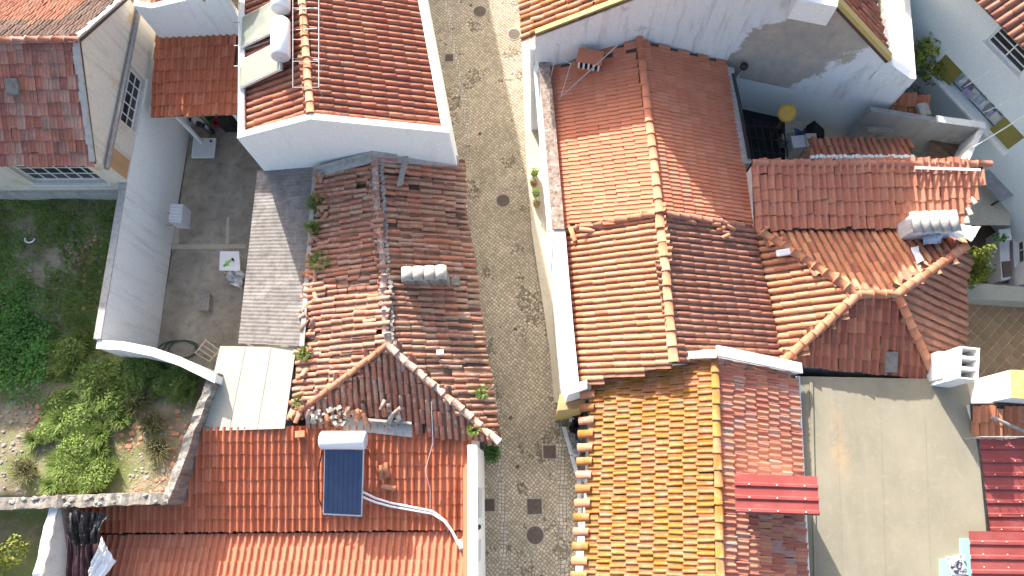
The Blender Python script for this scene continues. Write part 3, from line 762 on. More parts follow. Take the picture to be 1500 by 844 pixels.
for i in range(16):
    p = on(pOS, rr.uniform(450, 605), rr.uniform(596, 616))+V(0, 0, rr.uniform(.1, .2))
    m = Matrix.Translation(p) @ Matrix.Rotation(rr.gauss(0, .4), 4, 'Z') @ Matrix.Rotation(rr.gauss(0, .2), 4, 'X') @ Matrix.Diagonal((1, rr.uniform(.5, 1), 1, 1))
    o = bpy.data.objects.new('loose_tile', tile_mesh('barrel', .215, .40, rr.choice(['barrel', 'ridge_old', 'stone_pale']), 1+i % 3)); col.objects.link(o); o.parent = k2; o.matrix_basis = m
# loose slipped tiles along the west eave
for i in range(44):
    t = rr.random(); base = nwc.lerp(hw, t); p = base+V(rr.uniform(-.08, .5), rr.uniform(-.1, .1), 0); p.z = zat(pOW, p.x, p.y)+rr.uniform(.03, .14)
    m = Matrix.Translation(p) @ Matrix.Rotation(rr.uniform(0, 6.3), 4, 'Z') @ Matrix.Rotation(rr.gauss(0, .35), 4, 'X') @ Matrix.Rotation(rr.gauss(0, .3), 4, 'Y') @ Matrix.Diagonal((1, rr.uniform(.4, 1), 1, 1))
    o = bpy.data.objects.new('loose_tile', tile_mesh('barrel', .215, .40, rr.choice(['old', 'old_dark', 'barrel']), 1+i % 3)); col.objects.link(o); o.parent = k0; o.matrix_basis = m
# timber plank lying on the street slope
pa, pb = on(pOE, 597, 232), on(pOE, 587, 277)
pl_ = MB().obox(pa+V(-.09, 0, .2), pb-pa, V(.18, .02, .0), V(0, 0, .05)).build('timber_plank', M['wood'], bevel=.005)
tag(pl_, 'short grey timber plank lying on the old barrel tile roof below the white gable', 'plank')
wt = MB().box(on(pOE, 646, 518)+V(0, 0, .18), (.22, .15, .05), .1).build('white_slab', M['paper'], bevel=.01)
tag(wt, 'small white slab lying among the tiles of the old roof street side', 'slab')
# weeds rooted in the old roof
def weed(u, v, pl, r, n, label, mat='turf', h=.25, lf=0):
    p = on(pl, u, v)+V(0, 0, .05)
    mb_ = MB(); rg = random.Random(int(u*7+v)); blades(mb_, p, n, r, h, rg, .7, .012)
    if lf: leaves(mb_, p+V(0, 0, h*.5), V(r, r, h*.6), lf, .09, rg)
    o = mb_.build('roof_weed', M[mat]); tag(o, label, 'weed'); return o
weed(463, 300, pOW, .35, 160, 'dark green weed in the shaded top corner of the old roof gutter', 'turf', .3, 60)
weed(460, 336, pOW, .3, 140, 'green weed below the corner weed beside the corrugated roof edge', 'turf', .3, 50)
weed(470, 384, pOW, .5, 260, 'widest moss green weed growing halfway along the old roof gutter', 'turf', .25, 40)
weed(447, 520, pOW, .3, 120, 'pale weed at the lower old roof gutter beside the pale sheet roof', 'grass', .25, 20)
weed(440, 590, pOW, .25, 100, 'small weed at the bottom end of the old roof gutter', 'grass', .2, 10)
weed(705, 577, pOE, .22, 120, 'green weed on the old roof tiles next to the street edge', 'grass', .22, 40)
weed(694, 630, pOS, .22, 120, 'green weed beside the street end of the hip tiles', 'grass', .22, 40)
weed(716, 565, pOE, .15, 50, 'tiny dry weed at the street eave of the old roof', 'dry', .18, 10)

# ================================================================== YARD
ys = thing('yard_wall', 'tall white yard wall with a grey weathered coping beside the garden', 'wall', at(185, 266, 0))
w0, w1, w2 = at(225, 60, 3.3), at(185.5, 266, 3.3), at(147, 497, 3.3)
MB().prism([V(w0.x, w0.y, 0), V(w1.x, w1.y, 0), V(w1.x-.2, w1.y, 0), V(w0.x-.2, w0.y, 0)], V(0, 0, 3.27)).build('wall', M['white_clean'], ys)
MB().prism([V(w1.x, w1.y, 0), V(w2.x, w2.y, 0), V(w2.x-.2, w2.y, 0), V(w1.x-.2, w1.y, 0)], V(0, 0, 3.27)).build('wall', M['white'], ys)
MB().prism([V(w1.x+.02, w1.y, 3.271), V(w2.x+.02, w2.y, 3.271), V(w2.x-.22, w2.y, 3.271), V(w1.x-.22, w1.y, 3.271)], V(0, 0, .05)).build('coping', M['concrete'], ys, bevel=.01)
fw = thing('front_yard_wall', 'white topped wall across the garden end of the concrete yard', 'wall', at(230, 520, 0))
fpts = [at(u, v, 3.25) for u, v in ((143, 499), (180, 501), (225, 510), (265, 524), (316, 549))]
for p, q in zip(fpts, fpts[1:]):
    MB().prism([V(p.x, p.y, 0), V(q.x, q.y, 0), V(q.x, q.y-.24, 0), V(p.x, p.y-.24, 0)], V(0, 0, 3.2)).build('wall', M['white_old'], fw)
    MB().prism([V(p.x, p.y+.02, 3.2), V(q.x, q.y+.02, 3.2), V(q.x, q.y-.26, 3.2), V(p.x, p.y-.26, 3.2)], V(0, 0, .06)).build('coping', M['white'], fw)
MB().poly([V(w0.x, 17, .006), V(w2.x, w2.y-1, .006), V(-7, w2.y-1, .006), V(-7, 17, .006)]).build('yard_floor', M['yard'])['kind'] = 'structure'
for pp in ([(252, 357), (262, 357), (262, 300), (254, 300)], [(252, 365), (360, 364), (360, 358), (252, 358)], [(330, 357), (335, 357), (336, 318), (332, 318)]):
    MB().poly([at(u, v, .012) for u, v in pp]).build('yard_joint', M['pave'])['kind'] = 'structure'
# corrugated lean-to
lt = thing('corrugated_lean_to', 'grey corrugated fibre cement lean-to roof along the east side of the yard', 'roof', at(410, 380, 0))
cA, cB, cC, cD = at(377, 250, 2.75), at(461, 245, 2.95), at(441, 508, 2.95), at(349, 503, 2.7)
nrow = 4; ncol = 2
for i in range(nrow):
    for k in range(ncol):
        def bl(u, v): return (cA*(1-u)+cB*u)*(1-v)+(cD*(1-u)+cC*u)*v
        u0, u1 = (k/ncol-.02 if k else 0), (k+1)/ncol; v0, v1 = i/nrow, (i+1)/nrow
        o_ = bl(u0, v0)+V(0, 0, .012*k+.004*i); a_ = bl(u1, v0)-bl(u0, v0); b_ = bl(u0, v1)-bl(u0, v0)
        wave_sheet(o_, a_, b_, .125, .0045).build('corrugated_sheet', M['fibro'], lt, smooth=False)
MB().prism([cB+V(-.03, 0, .02), cC+V(-.03, 0, .02), cC+V(.12, 0, .02), cB+V(.12, 0, .02)], V(0, 0, .06)).build('edge_mortar', M['concrete'], lt)
b = MB()
b.prism([V(cB.x-.15, cB.y-.1, 0), V(cC.x-.15, cC.y, 0), V(cC.x, cC.y, 0), V(cB.x, cB.y-.1, 0)], V(0, 0, 2.8)); b.build('wall', M['white_old'], lt)
for v in (.02, .35, .68, .98):
    p = cA.lerp(cD, v); MB().box(V(p.x+.12, p.y, 0), (.1, .1, 2.6)).build('post', M['wood'], lt)
# pale sheet roof
ps = thing('pale_sheet_roof', 'pale cream painted sheet roof between the corrugated roof and garden wall', 'roof', at(365, 570, 0))
P4 = [at(322, 507, 2.72), at(434, 509, 2.86), at(417, 628, 2.80), at(294, 632, 2.66)]
for i in range(3):
    t0, t1 = i/3, (i+1)/3
    a, b_ = P4[0].lerp(P4[1], t0), P4[0].lerp(P4[1], t1); d_, c_ = P4[3].lerp(P4[2], t0), P4[3].lerp(P4[2], t1)
    g_ = (b_-a)*.006
    MB().prism([a+g_, b_-g_, c_-g_, d_+g_], V(0, 0, -.03)).build('roof_sheet', M['sheet_pale'], ps, bevel=.005)
    if i: MB().prism([a-g_*4, a+g_*4, d_+g_*4, d_-g_*4], V(0, 0, .012)).build('seam_strip', M['sheet_pale'], ps)
MB().down([p+V(0, 0, -.05) for p in [P4[0].lerp(P4[2], .03), P4[1].lerp(P4[3], .03), P4[2].lerp(P4[0], .03), P4[3].lerp(P4[1], .03)]], G0).build('wall', M['white_old'], ps)
# lean-to with new tiles at the head of the yard
lo_ = thing('tiled_lean_to', 'new orange tiled lean-to roof over the head of the yard', 'roof', at(285, 110, 0))
pL = plane(at(228, 60, 3.75), at(345, 53, 3.75), at(285, 168, 3.15))
pts = [on(pL, 221, 171), on(pL, 350, 166), on(pL, 348, 53), on(pL, 229, 61)]
k = roof_plane(lo_, pL, pts, 'lusa', .235, .42, 'orange_wall', up=on(pL, 290, 60)-on(pL, 284, 168), jit=.1)
p = on(pL, 240, 150); MB().box(V(p.x, p.y, 0), (.12, .12, p.z-.15)).build('post', M['white'], lo_)
p = on(pL, 330, 150); MB().box(V(p.x, p.y, 0), (.12, .12, p.z-.15)).build('post', M['white'], lo_)
MB().obox(pts[0]+V(.05, .08, -.22), pts[1]-pts[0]-V(.1, 0, 0), V(0, .08, 0), V(0, 0, .14)).build('eave_beam', M['wood'], lo_)
# neighbour behind it
nb = thing('white_neighbour_house', 'white house wall with a sliver of clay roof at the top left edge', 'house', at(280, 20, 0))
a, b_ = at(232, 53, 3.9), at(350, 47, 3.9); a.z = b_.z = 0
wpn = wallplane(a, b_)
tl = on(wpn, 195, 8); tm = on(wpn, 222, 12); tr = on(wpn, 350, -14)
MB().prism([V(tl.x, tl.y, 0), V(b_.x+.3, b_.y, 0), V(b_.x+.3, b_.y, tr.z), tm, tl], V(0, .2, 0)).build('wall', M['white'], nb)
pn = plane(tm+V(0, .2, -.1), tr+V(0, .2, -.1), tm+V(0, 3, .8))
q_ = [tm+V(0, .25, -.1), tr+V(0, .25, -.1), tr+V(0, 3, .8), tm+V(0, 3, .8)]
q_ = [V(p.x, p.y, zat(pn, p.x, p.y)) for p in q_]
roof_plane(nb, pn, q_, 'lusa', .235, .42, 'orange_wall', jit=.1)

# ---- yard clutter
def yz(u, v, z=.012): return at(u, v, z)
t1 = thing('table', 'square white table with a green printed leaflet in the yard', 'table', yz(341, 395))
tp = [at(322, 368, .74), at(350, 368, .74), at(352, 397, .74), at(321, 396, .74)]
MB().prism(tp, V(0, 0, -.04)).build('table_top', M['paper'], t1, bevel=.01)
for p in tp:
    c_ = sum(tp, V(0, 0, 0))/4; q_ = p.lerp(c_, .12); MB().box(V(q_.x, q_.y, .012), (.04, .04, .69)).build('leg', M['paint_w'], t1)
lf = MB()
for u, v, s_ in ((333, 386, .16), (337, 382, .1), (329, 389, .1)): lf.box(at(u, v, .742), (s_, s_*1.2, .004), u)
tag(lf.build('leaflet', M['lime']), 'lime green printed leaflet lying on the white yard table', 'leaflet')
cupo = MB().lathe(at(342, 381, .742), [(.035, 0), (.045, .1), (.04, .1), (.03, .02)], 12).build('cup', M['black']); tag(cupo, 'small black cup on the white yard table', 'cup')
bag = crumple('plastic_bag', 'paper', [at(337, 398, .1), at(357, 396, .15), at(360, 424, .05), at(340, 424, .05)], 16, .32, seed=2, sc=3.5); tag(bag, 'crumpled white plastic bag on the floor below the white table', 'bag')
tr_ = thing('shower_tray', 'flat white shower tray leaning at the top of the yard', 'tray', yz(298, 215))
tp = [at(283, 202, .45), at(316, 202, .45), at(313, 231, .25), at(280, 231, .25)]
c_ = sum(tp, V(0, 0, 0))/4
MB().prism(tp, V(0, 0, -.08)).build('rim', M['paint_w'], tr_, bevel=.015)
MB().prism([p.lerp(c_, .1)+V(0, 0, .003) for p in tp], V(0, 0, .004)).build('basin', M['tank_end'], tr_)
MB().lathe(at(309, 207, .436), [(.05, 0), (.05, .012), (.02, .014)], 14).build('drain', M['black'], tr_)
for u, v in ((285, 205), (310, 228)): MB().box(V(*at(u, v, .012)), (.06, .06, .2 if v > 220 else .34)).build('foot', M['wood'], tr_)
ac = thing('air_conditioner', 'grey louvred air conditioner box on brackets fixed to the white yard wall', 'air conditioner', yz(262, 315))
cA_ = [at(250, 298, 1.5), at(268, 299, 1.5), at(266, 326, 1.5), at(247, 325, 1.5)]
MB().prism(cA_, V(0, 0, -.62)).build('casing', M['tank_end'], ac, bevel=.015)
for i in range(5): MB().prism([cA_[0].lerp(cA_[3], .1+.17*i)+V(0, 0, .001), cA_[1].lerp(cA_[2], .1+.17*i)+V(0, 0, .001), cA_[1].lerp(cA_[2], .18+.17*i)+V(0, 0, .001), cA_[0].lerp(cA_[3], .18+.17*i)+V(0, 0, .001)], V(0, 0, .02)).build('louvre', M['frame'], ac)
for t in (.15, .85): q_ = cA_[0].lerp(cA_[3], t); MB().obox(V(q_.x-.45, q_.y, .84), V(1.0, 0, 0), V(0, .04, 0), V(0, 0, .035)).build('bracket', M['steel'], ac)
cr = thing('plastic_crate', 'small pale upturned plastic crate in the middle of the yard floor', 'crate', yz(300, 455))
cp_ = [at(292, 430, .3), at(307, 430, .3), at(305, 455, .3), at(290, 455, .3)]
MB().prism(cp_, V(0, 0, -.285)).build('shell', M['wood'], cr, bevel=.012)
for i in range(4): a_ = cp_[0].lerp(cp_[1], .14+.2*i); b_ = cp_[3].lerp(cp_[2], .14+.2*i); MB().prism([a_, a_+(cp_[1]-cp_[0])*.1, b_+(cp_[1]-cp_[0])*.1, b_], V(0, 0, .012)).build('slat', M['stone'], cr)
rk = thing('wooden_rack', 'pale wooden slatted rack leaning in the yard corner by the pale roof', 'rack', yz(305, 520))
P4r = [at(301, 497, 1.15), at(322, 513, 1.2), at(308, 529, .8), at(286, 516, .75)]
for i in range(4):
    a_, b_ = P4r[0].lerp(P4r[3], i/3), P4r[1].lerp(P4r[2], i/3)
    MB().obox(a_, b_-a_, (P4r[3]-P4r[0])*.07, V(0, 0, .03)).build('slat', M['pave'], rk)
for t in (0, .93):
    a_, b_ = P4r[0].lerp(P4r[1], t), P4r[3].lerp(P4r[2], t); MB().obox(a_-V(0, 0, .04), b_-a_, (P4r[1]-P4r[0])*.07, V(0, 0, .038)).build('rail', M['pave'], rk)
for p in P4r: MB().box(V(p.x, p.y, .012), (.05, .05, p.z-.05)).build('leg', M['pave'], rk)
hs = MB(); rr2 = random.Random(5)
pth = []
for i in range(60):
    t = i/59; a_ = t*6.28*2.6; c_ = at(258+t*12, 512, .02); pth.append(c_+V(math.cos(a_)*(.75-.2*t)+rr2.gauss(0, .02), math.sin(a_)*.33, .02+.02*t))
tag(hs.tube(pth, .022, 6).build('garden_hose', M['hose'], smooth=True), 'dark green garden hose coiled on the yard floor by the front wall', 'hose')
# scooter under the tiled lean-to, half hidden
sc_ = thing('motor_scooter', 'silver motor scooter half hidden under the tiled lean-to', 'scooter', yz(300, 200))
bd = MB(); p0, p1 = at(284, 176, .55), at(306, 188, .6)
bd.tube([p0, p0.lerp(p1, .3)+V(0, 0, .12), p0.lerp(p1, .7)+V(0, 0, .1), p1], [.1, .17, .14, .06], 10); bd.build('body', M['tank_end'], sc_, smooth=True)
bd = MB(); bd.tube([at(290, 181, .74), at(299, 185, .76)], [.12, .11], 10).build('seat', M['black'], sc_, smooth=True)
for uv in ((285, 179), (306, 190)):
    p = at(*uv, .25); ax = V(.45, .9, 0)
    w_ = MB().lathe(p-ax.normalized()*.05, [(.15, 0), (.24, .0), (.26, .05), (.24, .1), (.15, .1)], 20, ax).build('wheel', M['black'], sc_)
    MB().lathe(p-ax.normalized()*.055, [(.03, -.01), (.14, 0), (.14, .11), (.03, .12)], 16, ax).build('rim', M['steel'], w_)
MB().tube([p1, p1+V(.05, .02, .4)], .025, 6).build('steering_column', M['steel'], sc_)
MB().tube([p1+V(-.2, .25, .42), p1+V(.05, .02, .4), p1+V(.25, -.22, .42)], .018, 6).build('handlebar', M['black'], sc_)
bx = MB().lathe(at(322, 183, .02), [(.14, 0), (.18, .3), (.19, .3), (.16, .02)], 16).build('bucket', M['red']); tag(bx, 'red plastic bucket in the shade under the tiled lean-to', 'bucket')
bx = MB().lathe(at(312, 176, .02), [(.15, 0), (.2, .3), (.21, .3), (.17, .02)], 16).build('bucket', M['green']); tag(bx, 'green plastic bucket behind the scooter under the lean-to', 'bucket')
bn = MB().box(at(340, 186, .02), (.5, .5, .8)).build('rubbish_bin', M['black'], bevel=.03); tag(bn, 'black box bin in the dark corner by the white house', 'bin')

# ================================================================== MANOR (old cream house, top left)
SE = V(-13.90, 10.05, 0); NE = V(-13.87, 16.1, 0); SW = V(-26, 10.05, 0)
th = thing('manor_house', 'old cream plastered house with faded interlocking tile roof and grid windows', 'house', V(-18, 13, 0))
IW = V(-1, 0, 0); IN = V(0, 1, 0)
ZC, ZE, ZP = 4.42, 5.08, 6.80
rectE = (1.88, 3.95, 3.36, 4.38)
mb = MB(); facade(mb, SE, NE, 3.31, ZC, IW, .3, [rectE]); mb.build('east_wall', M['cream'], th)
MB().prism([V(SE.x, SE.y, ZC), V(NE.x, NE.y, ZC), V(NE.x, NE.y, ZE), V(-13.885, 13.09, ZP), V(SE.x, SE.y, ZE)], IW*.3).build('gable_wall', M['cream'], th)
wps = wallplane(SE, SW)
wl = [on(wps, u, v) for u, v in ((43, 243), (126, 243), (158, 268), (72, 266))]
s0, s1 = SE.x-wl[2].x, SE.x-wl[3].x+.35
rectS = (s0, s1+.3, wl[2].z, wl[1].z)
mb = MB(); facade(mb, SE+V(-.3, 0, 0), SW, 1.5, ZE-.1, IN, .3, [(rectS[0]-.3, rectS[1]-.3, rectS[2], rectS[3])]); mb.build('south_wall', M['cream'], th)
w_ = window(th, SE, NE, rectE, IW, 5, 3, depth=.14, bar=.03, frame=.045)
w_ = window(th, SE, SW, rectS, IN, 6, 3, depth=.14, bar=.03, frame=.045)
MB().obox(V(SE.x+.004, SE.y+.1, 3.36), V(0, 1.68, 0), IW*.02, V(0, 0, .95)).build('bare_plaster_patch', M['ochre_pl'], th)
MB().obox(V(SE.x+.10, SE.y-.1, ZC-.02), V(0, 6.3, 0), IW*.12, V(0, 0, .16)).build('cornice', M['grey_wall'], th, bevel=.02)
MB().tube([V(SE.x+.13, SE.y-.12, ZC+.18), V(SE.x+.13, NE.y+.2, ZC+.2)], .06, 8).build('gutter', M['gutter'], th, smooth=True)
MB().obox(V(SE.x-.215, SE.y-.12, 1.6), V(-11, 0, 0), V(0, .115, 0), V(0, 0, 1.15)).build('plinth', M['concrete'], th)
er = V(SE.x+.06, 13.09, ZP+.06)
pS = plane(er, er-V(5, 0, 0), V(SE.x, 9.86, ZE-.03)); pN = plane(er, er-V(5, 0, 0), V(SE.x, 16.3, ZE-.05))
k0 = roof_plane(th, pS, [V(-26, 9.86, zat(pS, 0, 9.86)), V(SE.x+.03, 9.86, zat(pS, 0, 9.86)), er, V(-26, er.y, er.z)], 'flat', .255, .385, 'manor', jit=.1, wave=.03, miss=.004)
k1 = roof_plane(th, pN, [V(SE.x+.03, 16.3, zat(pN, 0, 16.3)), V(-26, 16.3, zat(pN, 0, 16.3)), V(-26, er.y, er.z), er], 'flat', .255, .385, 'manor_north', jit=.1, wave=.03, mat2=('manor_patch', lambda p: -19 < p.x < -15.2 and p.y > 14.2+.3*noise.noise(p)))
ridge_line(th, k0, V(-26, er.y, er.z), er, 'pink', .26, .4, .04, .4)
for y, z, y2, z2 in ((9.9, zat(pS, 0, 9.9), er.y, er.z), (er.y, er.z, 16.2, zat(pN, 0, 16.2))):
    N = 14; mb = MB(); rq = random.Random(int(y*10))
    for i in range(N):
        a_, b_ = i/N, (i+1)/N
        wdt = .16+rq.uniform(-.03, .06)
        mb.prism([V(SE.x+.08, y+(y2-y)*a_, z+(z2-z)*a_+.02), V(SE.x+.08, y+(y2-y)*b_, z+(z2-z)*b_+.02), V(SE.x+.08-wdt, y+(y2-y)*b_, z+(z2-z)*b_+.02), V(SE.x+.08-wdt, y+(y2-y)*a_, z+(z2-z)*a_+.02)], V(0, 0, .07+rq.uniform(-.01, .02)))
    mb.build('verge_mortar', M['concrete'], th)
MB().down([V(SE.x-.05, 16.4, 5.0), V(-26, 16.4, 5.0), V(-26, 28, 5.0), V(SE.x-.05, 28, 5.0)], G0).build('unseen_sun_block', M['cream'], th)  # box added mostly out of view to keep sun off the yard floor
sk = on(pS, 23, 131); MB().prism([sk+V(-.2, -.2, -.02), sk+V(.2, -.2, -.02), sk+V(.2, .2, .2), sk+V(-.2, .2, .2)], V(0, 0, .1)).build('glass_tile', M['fibro'], th)

# ================================================================== GARDEN
GSW = at(247, 738, 3.0).y-.05
def gz(x, y):
    b = .35 if y < GSW else 2.2 if y > 9 else (1.3+(y-5)/4*.9 if y > 5 else 1.3+(5-y)*.07)
    return b+.12*noise.noise(V(x*.7, y*.7, 1))+.05*noise.noise(V(x*2.3, y*2.3, 5))
GX0, GX1, GY0, GY1 = -30, -9.6, -3.2, 10.2
vs = []; fs = []; NX, NY = 70, 50
for j in range(NY+1):
    for i in range(NX+1):
        x, y = GX0+(GX1-GX0)*i/NX, GY0+(GY1-GY0)*j/NY; vs.append(V(x, y, gz(x, y)))
keep = []
gpoly = [(GX0, GY0), (GX0, GY1), (-14.05, GY1), (w2.x-.1, w2.y), (fpts[1].x, fpts[1].y-.1), (fpts[2].x, fpts[2].y-.1), (fpts[3].x, fpts[3].y-.1), (fpts[4].x-.1, fpts[4].y-.1)]
sw_ = at(247, 738, 3.0); gpoly += [(sw_.x, sw_.y), (at(0, 748, 3.0).x-8, at(0, 748, 3).y)]
for j in range(NY):
    for i in range(NX):
        cx_ = GX0+(GX1-GX0)*(i+.5)/NX; cy_ = GY0+(GY1-GY0)*(j+.5)/NY
        if inside((cx_, cy_), gpoly) or (cx_ < -14 and cy_ < sw_.y): fs.append((j*(NX+1)+i, j*(NX+1)+i+1, (j+1)*(NX+1)+i+1, (j+1)*(NX+1)+i))
gd = MB().add(vs, fs).build('garden_terrain', M['earth'], smooth=True); struct(gd)
gw = thing('garden_wall', 'grey retaining wall with a dark face between garden and orange roof', 'wall', at(270, 650, 0))
ga, gb, gc = at(318, 546, 3.1), at(246, 738, 3.05), at(-10, 747, 3.0)
def rough_wall(pa, pb, t, z0, mat, seed, n=18, inn=None):
    rq = random.Random(seed); d = pb-pa; d.z = 0; L = d.length; d.normalize(); nn = V(-d.y, d.x, 0) if inn is None else inn
    vs = []; fs = []
    for i in range(n+1):
        p = pa.lerp(pb, i/n); z = p.z+rq.uniform(-.05, .04); a_, b_ = rq.uniform(-.03, .03), rq.uniform(-.03, .03)
        q = p+nn*(t+b_); p = p+nn*a_
        vs += [V(p.x, p.y, z0), V(p.x, p.y, z), V(q.x, q.y, z+rq.uniform(-.03, .03)), V(q.x, q.y, z0)]
    for i in range(n):
        for k in range(3): fs.append((i*4+k, i*4+k+1, i*4+4+k+1, i*4+4+k))
    fs += [(0, 1, 2, 3), (n*4+3, n*4+2, n*4+1, n*4)]
    return MB().add(vs, fs)
rough_wall(ga, gb, .26, 0, 'concrete', 4, inn=V(-1, -.2, 0).normalized()).build('wall', M['mossy_wall'], gw)
rough_wall(gb, gc, .34, 0, 'concrete', 6, 30, inn=V(0, 1, 0)).build('wall', M['mossy_wall'], gw)
rq = random.Random(12)
def rock(mb, p, s, rg):
    vs = []; N = 7
    for z, r in ((-.4, .7), (.0, 1.0), (.45, .62)):
        for k in range(N):
            a_ = 6.283*k/N+rg.uniform(-.2, .2); q = r*rg.uniform(.75, 1.15); vs.append(p+V(math.cos(a_)*q*s.x, math.sin(a_)*q*s.y, (z+rg.uniform(-.1, .1))*s.z))
    fs = [(i*N+k, i*N+(k+1) % N, (i+1)*N+(k+1) % N, (i+1)*N+k) for i in range(2) for k in range(N)]+[tuple(range(N-1, -1, -1)), tuple(range(2*N, 3*N))]
    mb.add(vs, fs)
for i in range(22):
    p = gb.lerp(gc, rq.random())+V(0, rq.uniform(.03, .32), 0); m_ = MB(); s_ = rq.uniform(.05, .12); rock(m_, p, V(s_, s_*.8, s_*.6), rq); m_.build('stone', M['stone'], gw)
# rubble, tile shards
def gp(u, v):
    p = at(u, v, 1.4); p = at(u, v, gz(p.x, p.y)); return V(p.x, p.y, gz(p.x, p.y))
def scatter(name, mat, polys, n, smin, smax, label, cat=None, kind='stuff', flat_=.6):
    mb = MB(); rg = random.Random(len(label))
    for _ in range(n):
        u0, v0, u1, v1 = rg.choice(polys); p = gp(rg.uniform(u0, u1), rg.uniform(v0, v1)); s_ = smin+(smax-smin)*rg.random()**2
        rock(mb, p+V(0, 0, s_*.2), V(s_, s_*rg.uniform(.5, 1), s_*flat_), rg)
    o = mb.build(name, M[mat]); o['kind'] = kind; o['label'] = label; return o
scatter('rubble', 'stone', [(0, 560, 60, 640), (20, 560, 100, 600), (60, 640, 130, 700), (190, 660, 250, 730), (0, 640, 60, 720), (200, 560, 290, 640)], 420, .015, .085, 'grey stone rubble lying among the garden weeds')
scatter('tile_shards', 'shard', [(175, 620, 210, 660), (240, 600, 285, 720), (190, 700, 250, 735), (40, 590, 110, 640), (80, 380, 160, 460)], 300, .025, .11, 'broken clay tile pieces scattered over the garden soil', flat_=.35)
scatter('debris_pile', 'shard', [(95, 345, 150, 400), (105, 350, 140, 385)], 130, .02, .09, 'reddish heap of tile crumbs in the shaded grass', flat_=.5)
scatter('debris_pile', 'stone', [(95, 345, 150, 400), (40, 380, 130, 440), (0, 250, 60, 275)], 120, .015, .08, 'pale chips and gravel in the shaded grass', flat_=.5)
# turf
mb = MB(); rg = random.Random(21); cnt = 0
while cnt < 38000:
    u, v = rg.uniform(-15, 185), rg.uniform(262, 560)
    q = gp(u, v)
    if not inside((q.x, q.y), gpoly): continue
    f_ = noise.noise(V(q.x*.6, q.y*.6, 8))+.6*noise.noise(V(q.x*1.7, q.y*1.7, 3))
    if f_ < rg.uniform(-.5, .25): cnt += 1; continue
    h = rg.uniform(.05, .13); a_ = rg.uniform(0, 6.28); d_ = V(math.cos(a_), math.sin(a_), 0); s_ = V(-d_.y, d_.x, 0)*.02
    mb.add([q-s_, q+s_, q+d_*h*.8+V(0, 0, h)], [(0, 1, 2)]); cnt += 1
o = mb.build('garden_grass', M['turf']); o['kind'] = 'stuff'; o['label'] = 'short patchy grass covering the shaded garden'
# leafy ground plants, left edge
mb = MB(); rg = random.Random(31)
for _ in range(5200):
    u, v = rg.gauss(28, 30), rg.gauss(510, 42)
    if u > 85 or v > 600: continue
    q = gp(u, v); h = .25+.3*noise.noise(V(q.x, q.y, 2))+rg.uniform(-.1, .15)
    p = q+V(0, 0, max(.03, h)); d_ = V(rg.gauss(0, .5), rg.gauss(0, .5), 1).normalized(); t_ = Matrix.Rotation(rg.uniform(0, 6.28), 3, d_) @ d_.orthogonal().normalized(); b_ = d_.cross(t_); s_ = rg.uniform(.05, .11)
    mb.add([p-t_*s_*.5, p+b_*s_*.45, p+t_*s_*.6, p-b_*s_*.45], [(0, 1, 2, 3)])
o = mb.build('ground_cover', M['leafy']); o['kind'] = 'stuff'; o['label'] = 'dense broad leaved green plants at the left picture edge'
# tall tufts of pale grass
tufts = [(113, 520, .95, .9, 'big pale grass clump at the upper left of the tall grass'), (150, 560, 1.1, 1.0, 'largest pale grass clump in the middle of the garden'), (185, 545, 1.0, .9, 'pale grass clump just below the front yard wall'),
         (225, 540, .7, .7, 'grass clump against the front yard wall right of the largest clump'), (272, 568, .6, .8, 'lone grass clump in the corner by the pale sheet roof'), (75, 635, .65, .6, 'separate low grass clump standing among the grey rubble'),
         (125, 620, 1.0, .9, 'grass clump below the largest clump beside the rubble'), (120, 665, 1.05, .9, 'green grass clump left of centre above the stone wall'), (150, 700, .8, .7, 'grass clump next to the stone wall top'),
         (110, 700, .85, .7, 'grass clump next to the white plastered ruin wall'), (170, 590, .9, .8, 'grass clump at the right of the largest clump'), (205, 560, .8, .75, 'grass clump halfway along the foot of the front yard wall'), (245, 565, .6, .6, 'low grass clump left of the lone corner clump'), (95, 590, .7, .6, 'grass clump above the separate clump at the rubble edge')]
for i, (u, v, sp, h, lab) in enumerate(tufts):
    mb = MB(); rg = random.Random(40+i); q = gp(u, v)
    for k in range(7):
        b_ = q+V(rg.gauss(0, sp*.33), rg.gauss(0, sp*.33), 0); b_.z = gz(b_.x, b_.y); blades(mb, b_, 300, sp*.42, h*.75*rg.uniform(.6, 1.0), rg, .6, .011)
    leaves(mb, q+V(0, 0, h*.45), V(sp*.6, sp*.6, h*.4), 700, .085, rg, .9, .1)
    tag(mb.build('grass_clump', M['grass' if i not in (5, 7, 9) else 'turf' if i == 5 else 'grass']), lab, 'grass', 'tall grass clumps in the garden')
for i, (u, v, lab) in enumerate(((235, 660, 'grey green weed bush among the broken tiles by the retaining wall'), (225, 620, 'loose dry weed under the retaining wall corner'), (205, 590, 'small dry weed right of the tall grass'), (40, 690, 'dry yellow weeds at the left end of the stone wall'))):
    mb = MB(); rg = random.Random(60+i); q = gp(u, v); blades(mb, q, 220, .5, .4, rg, .9, .012); leaves(mb, q+V(0, 0, .2), V(.45, .45, .25), 240, .07, rg)
    tag(mb.build('weed_plant', M['dry']), lab, 'weed')
q = gp(43, 350); pth = [q+V(math.cos(a_)*.17, math.sin(a_)*.13, .06) for a_ in [math.pi*.9+i*.24 for i in range(16)]]
tag(MB().tube(pth, .03, 6).build('plastic_ring', M['paper'], smooth=True), 'broken white plastic ring lying in the shaded grass', 'ring')
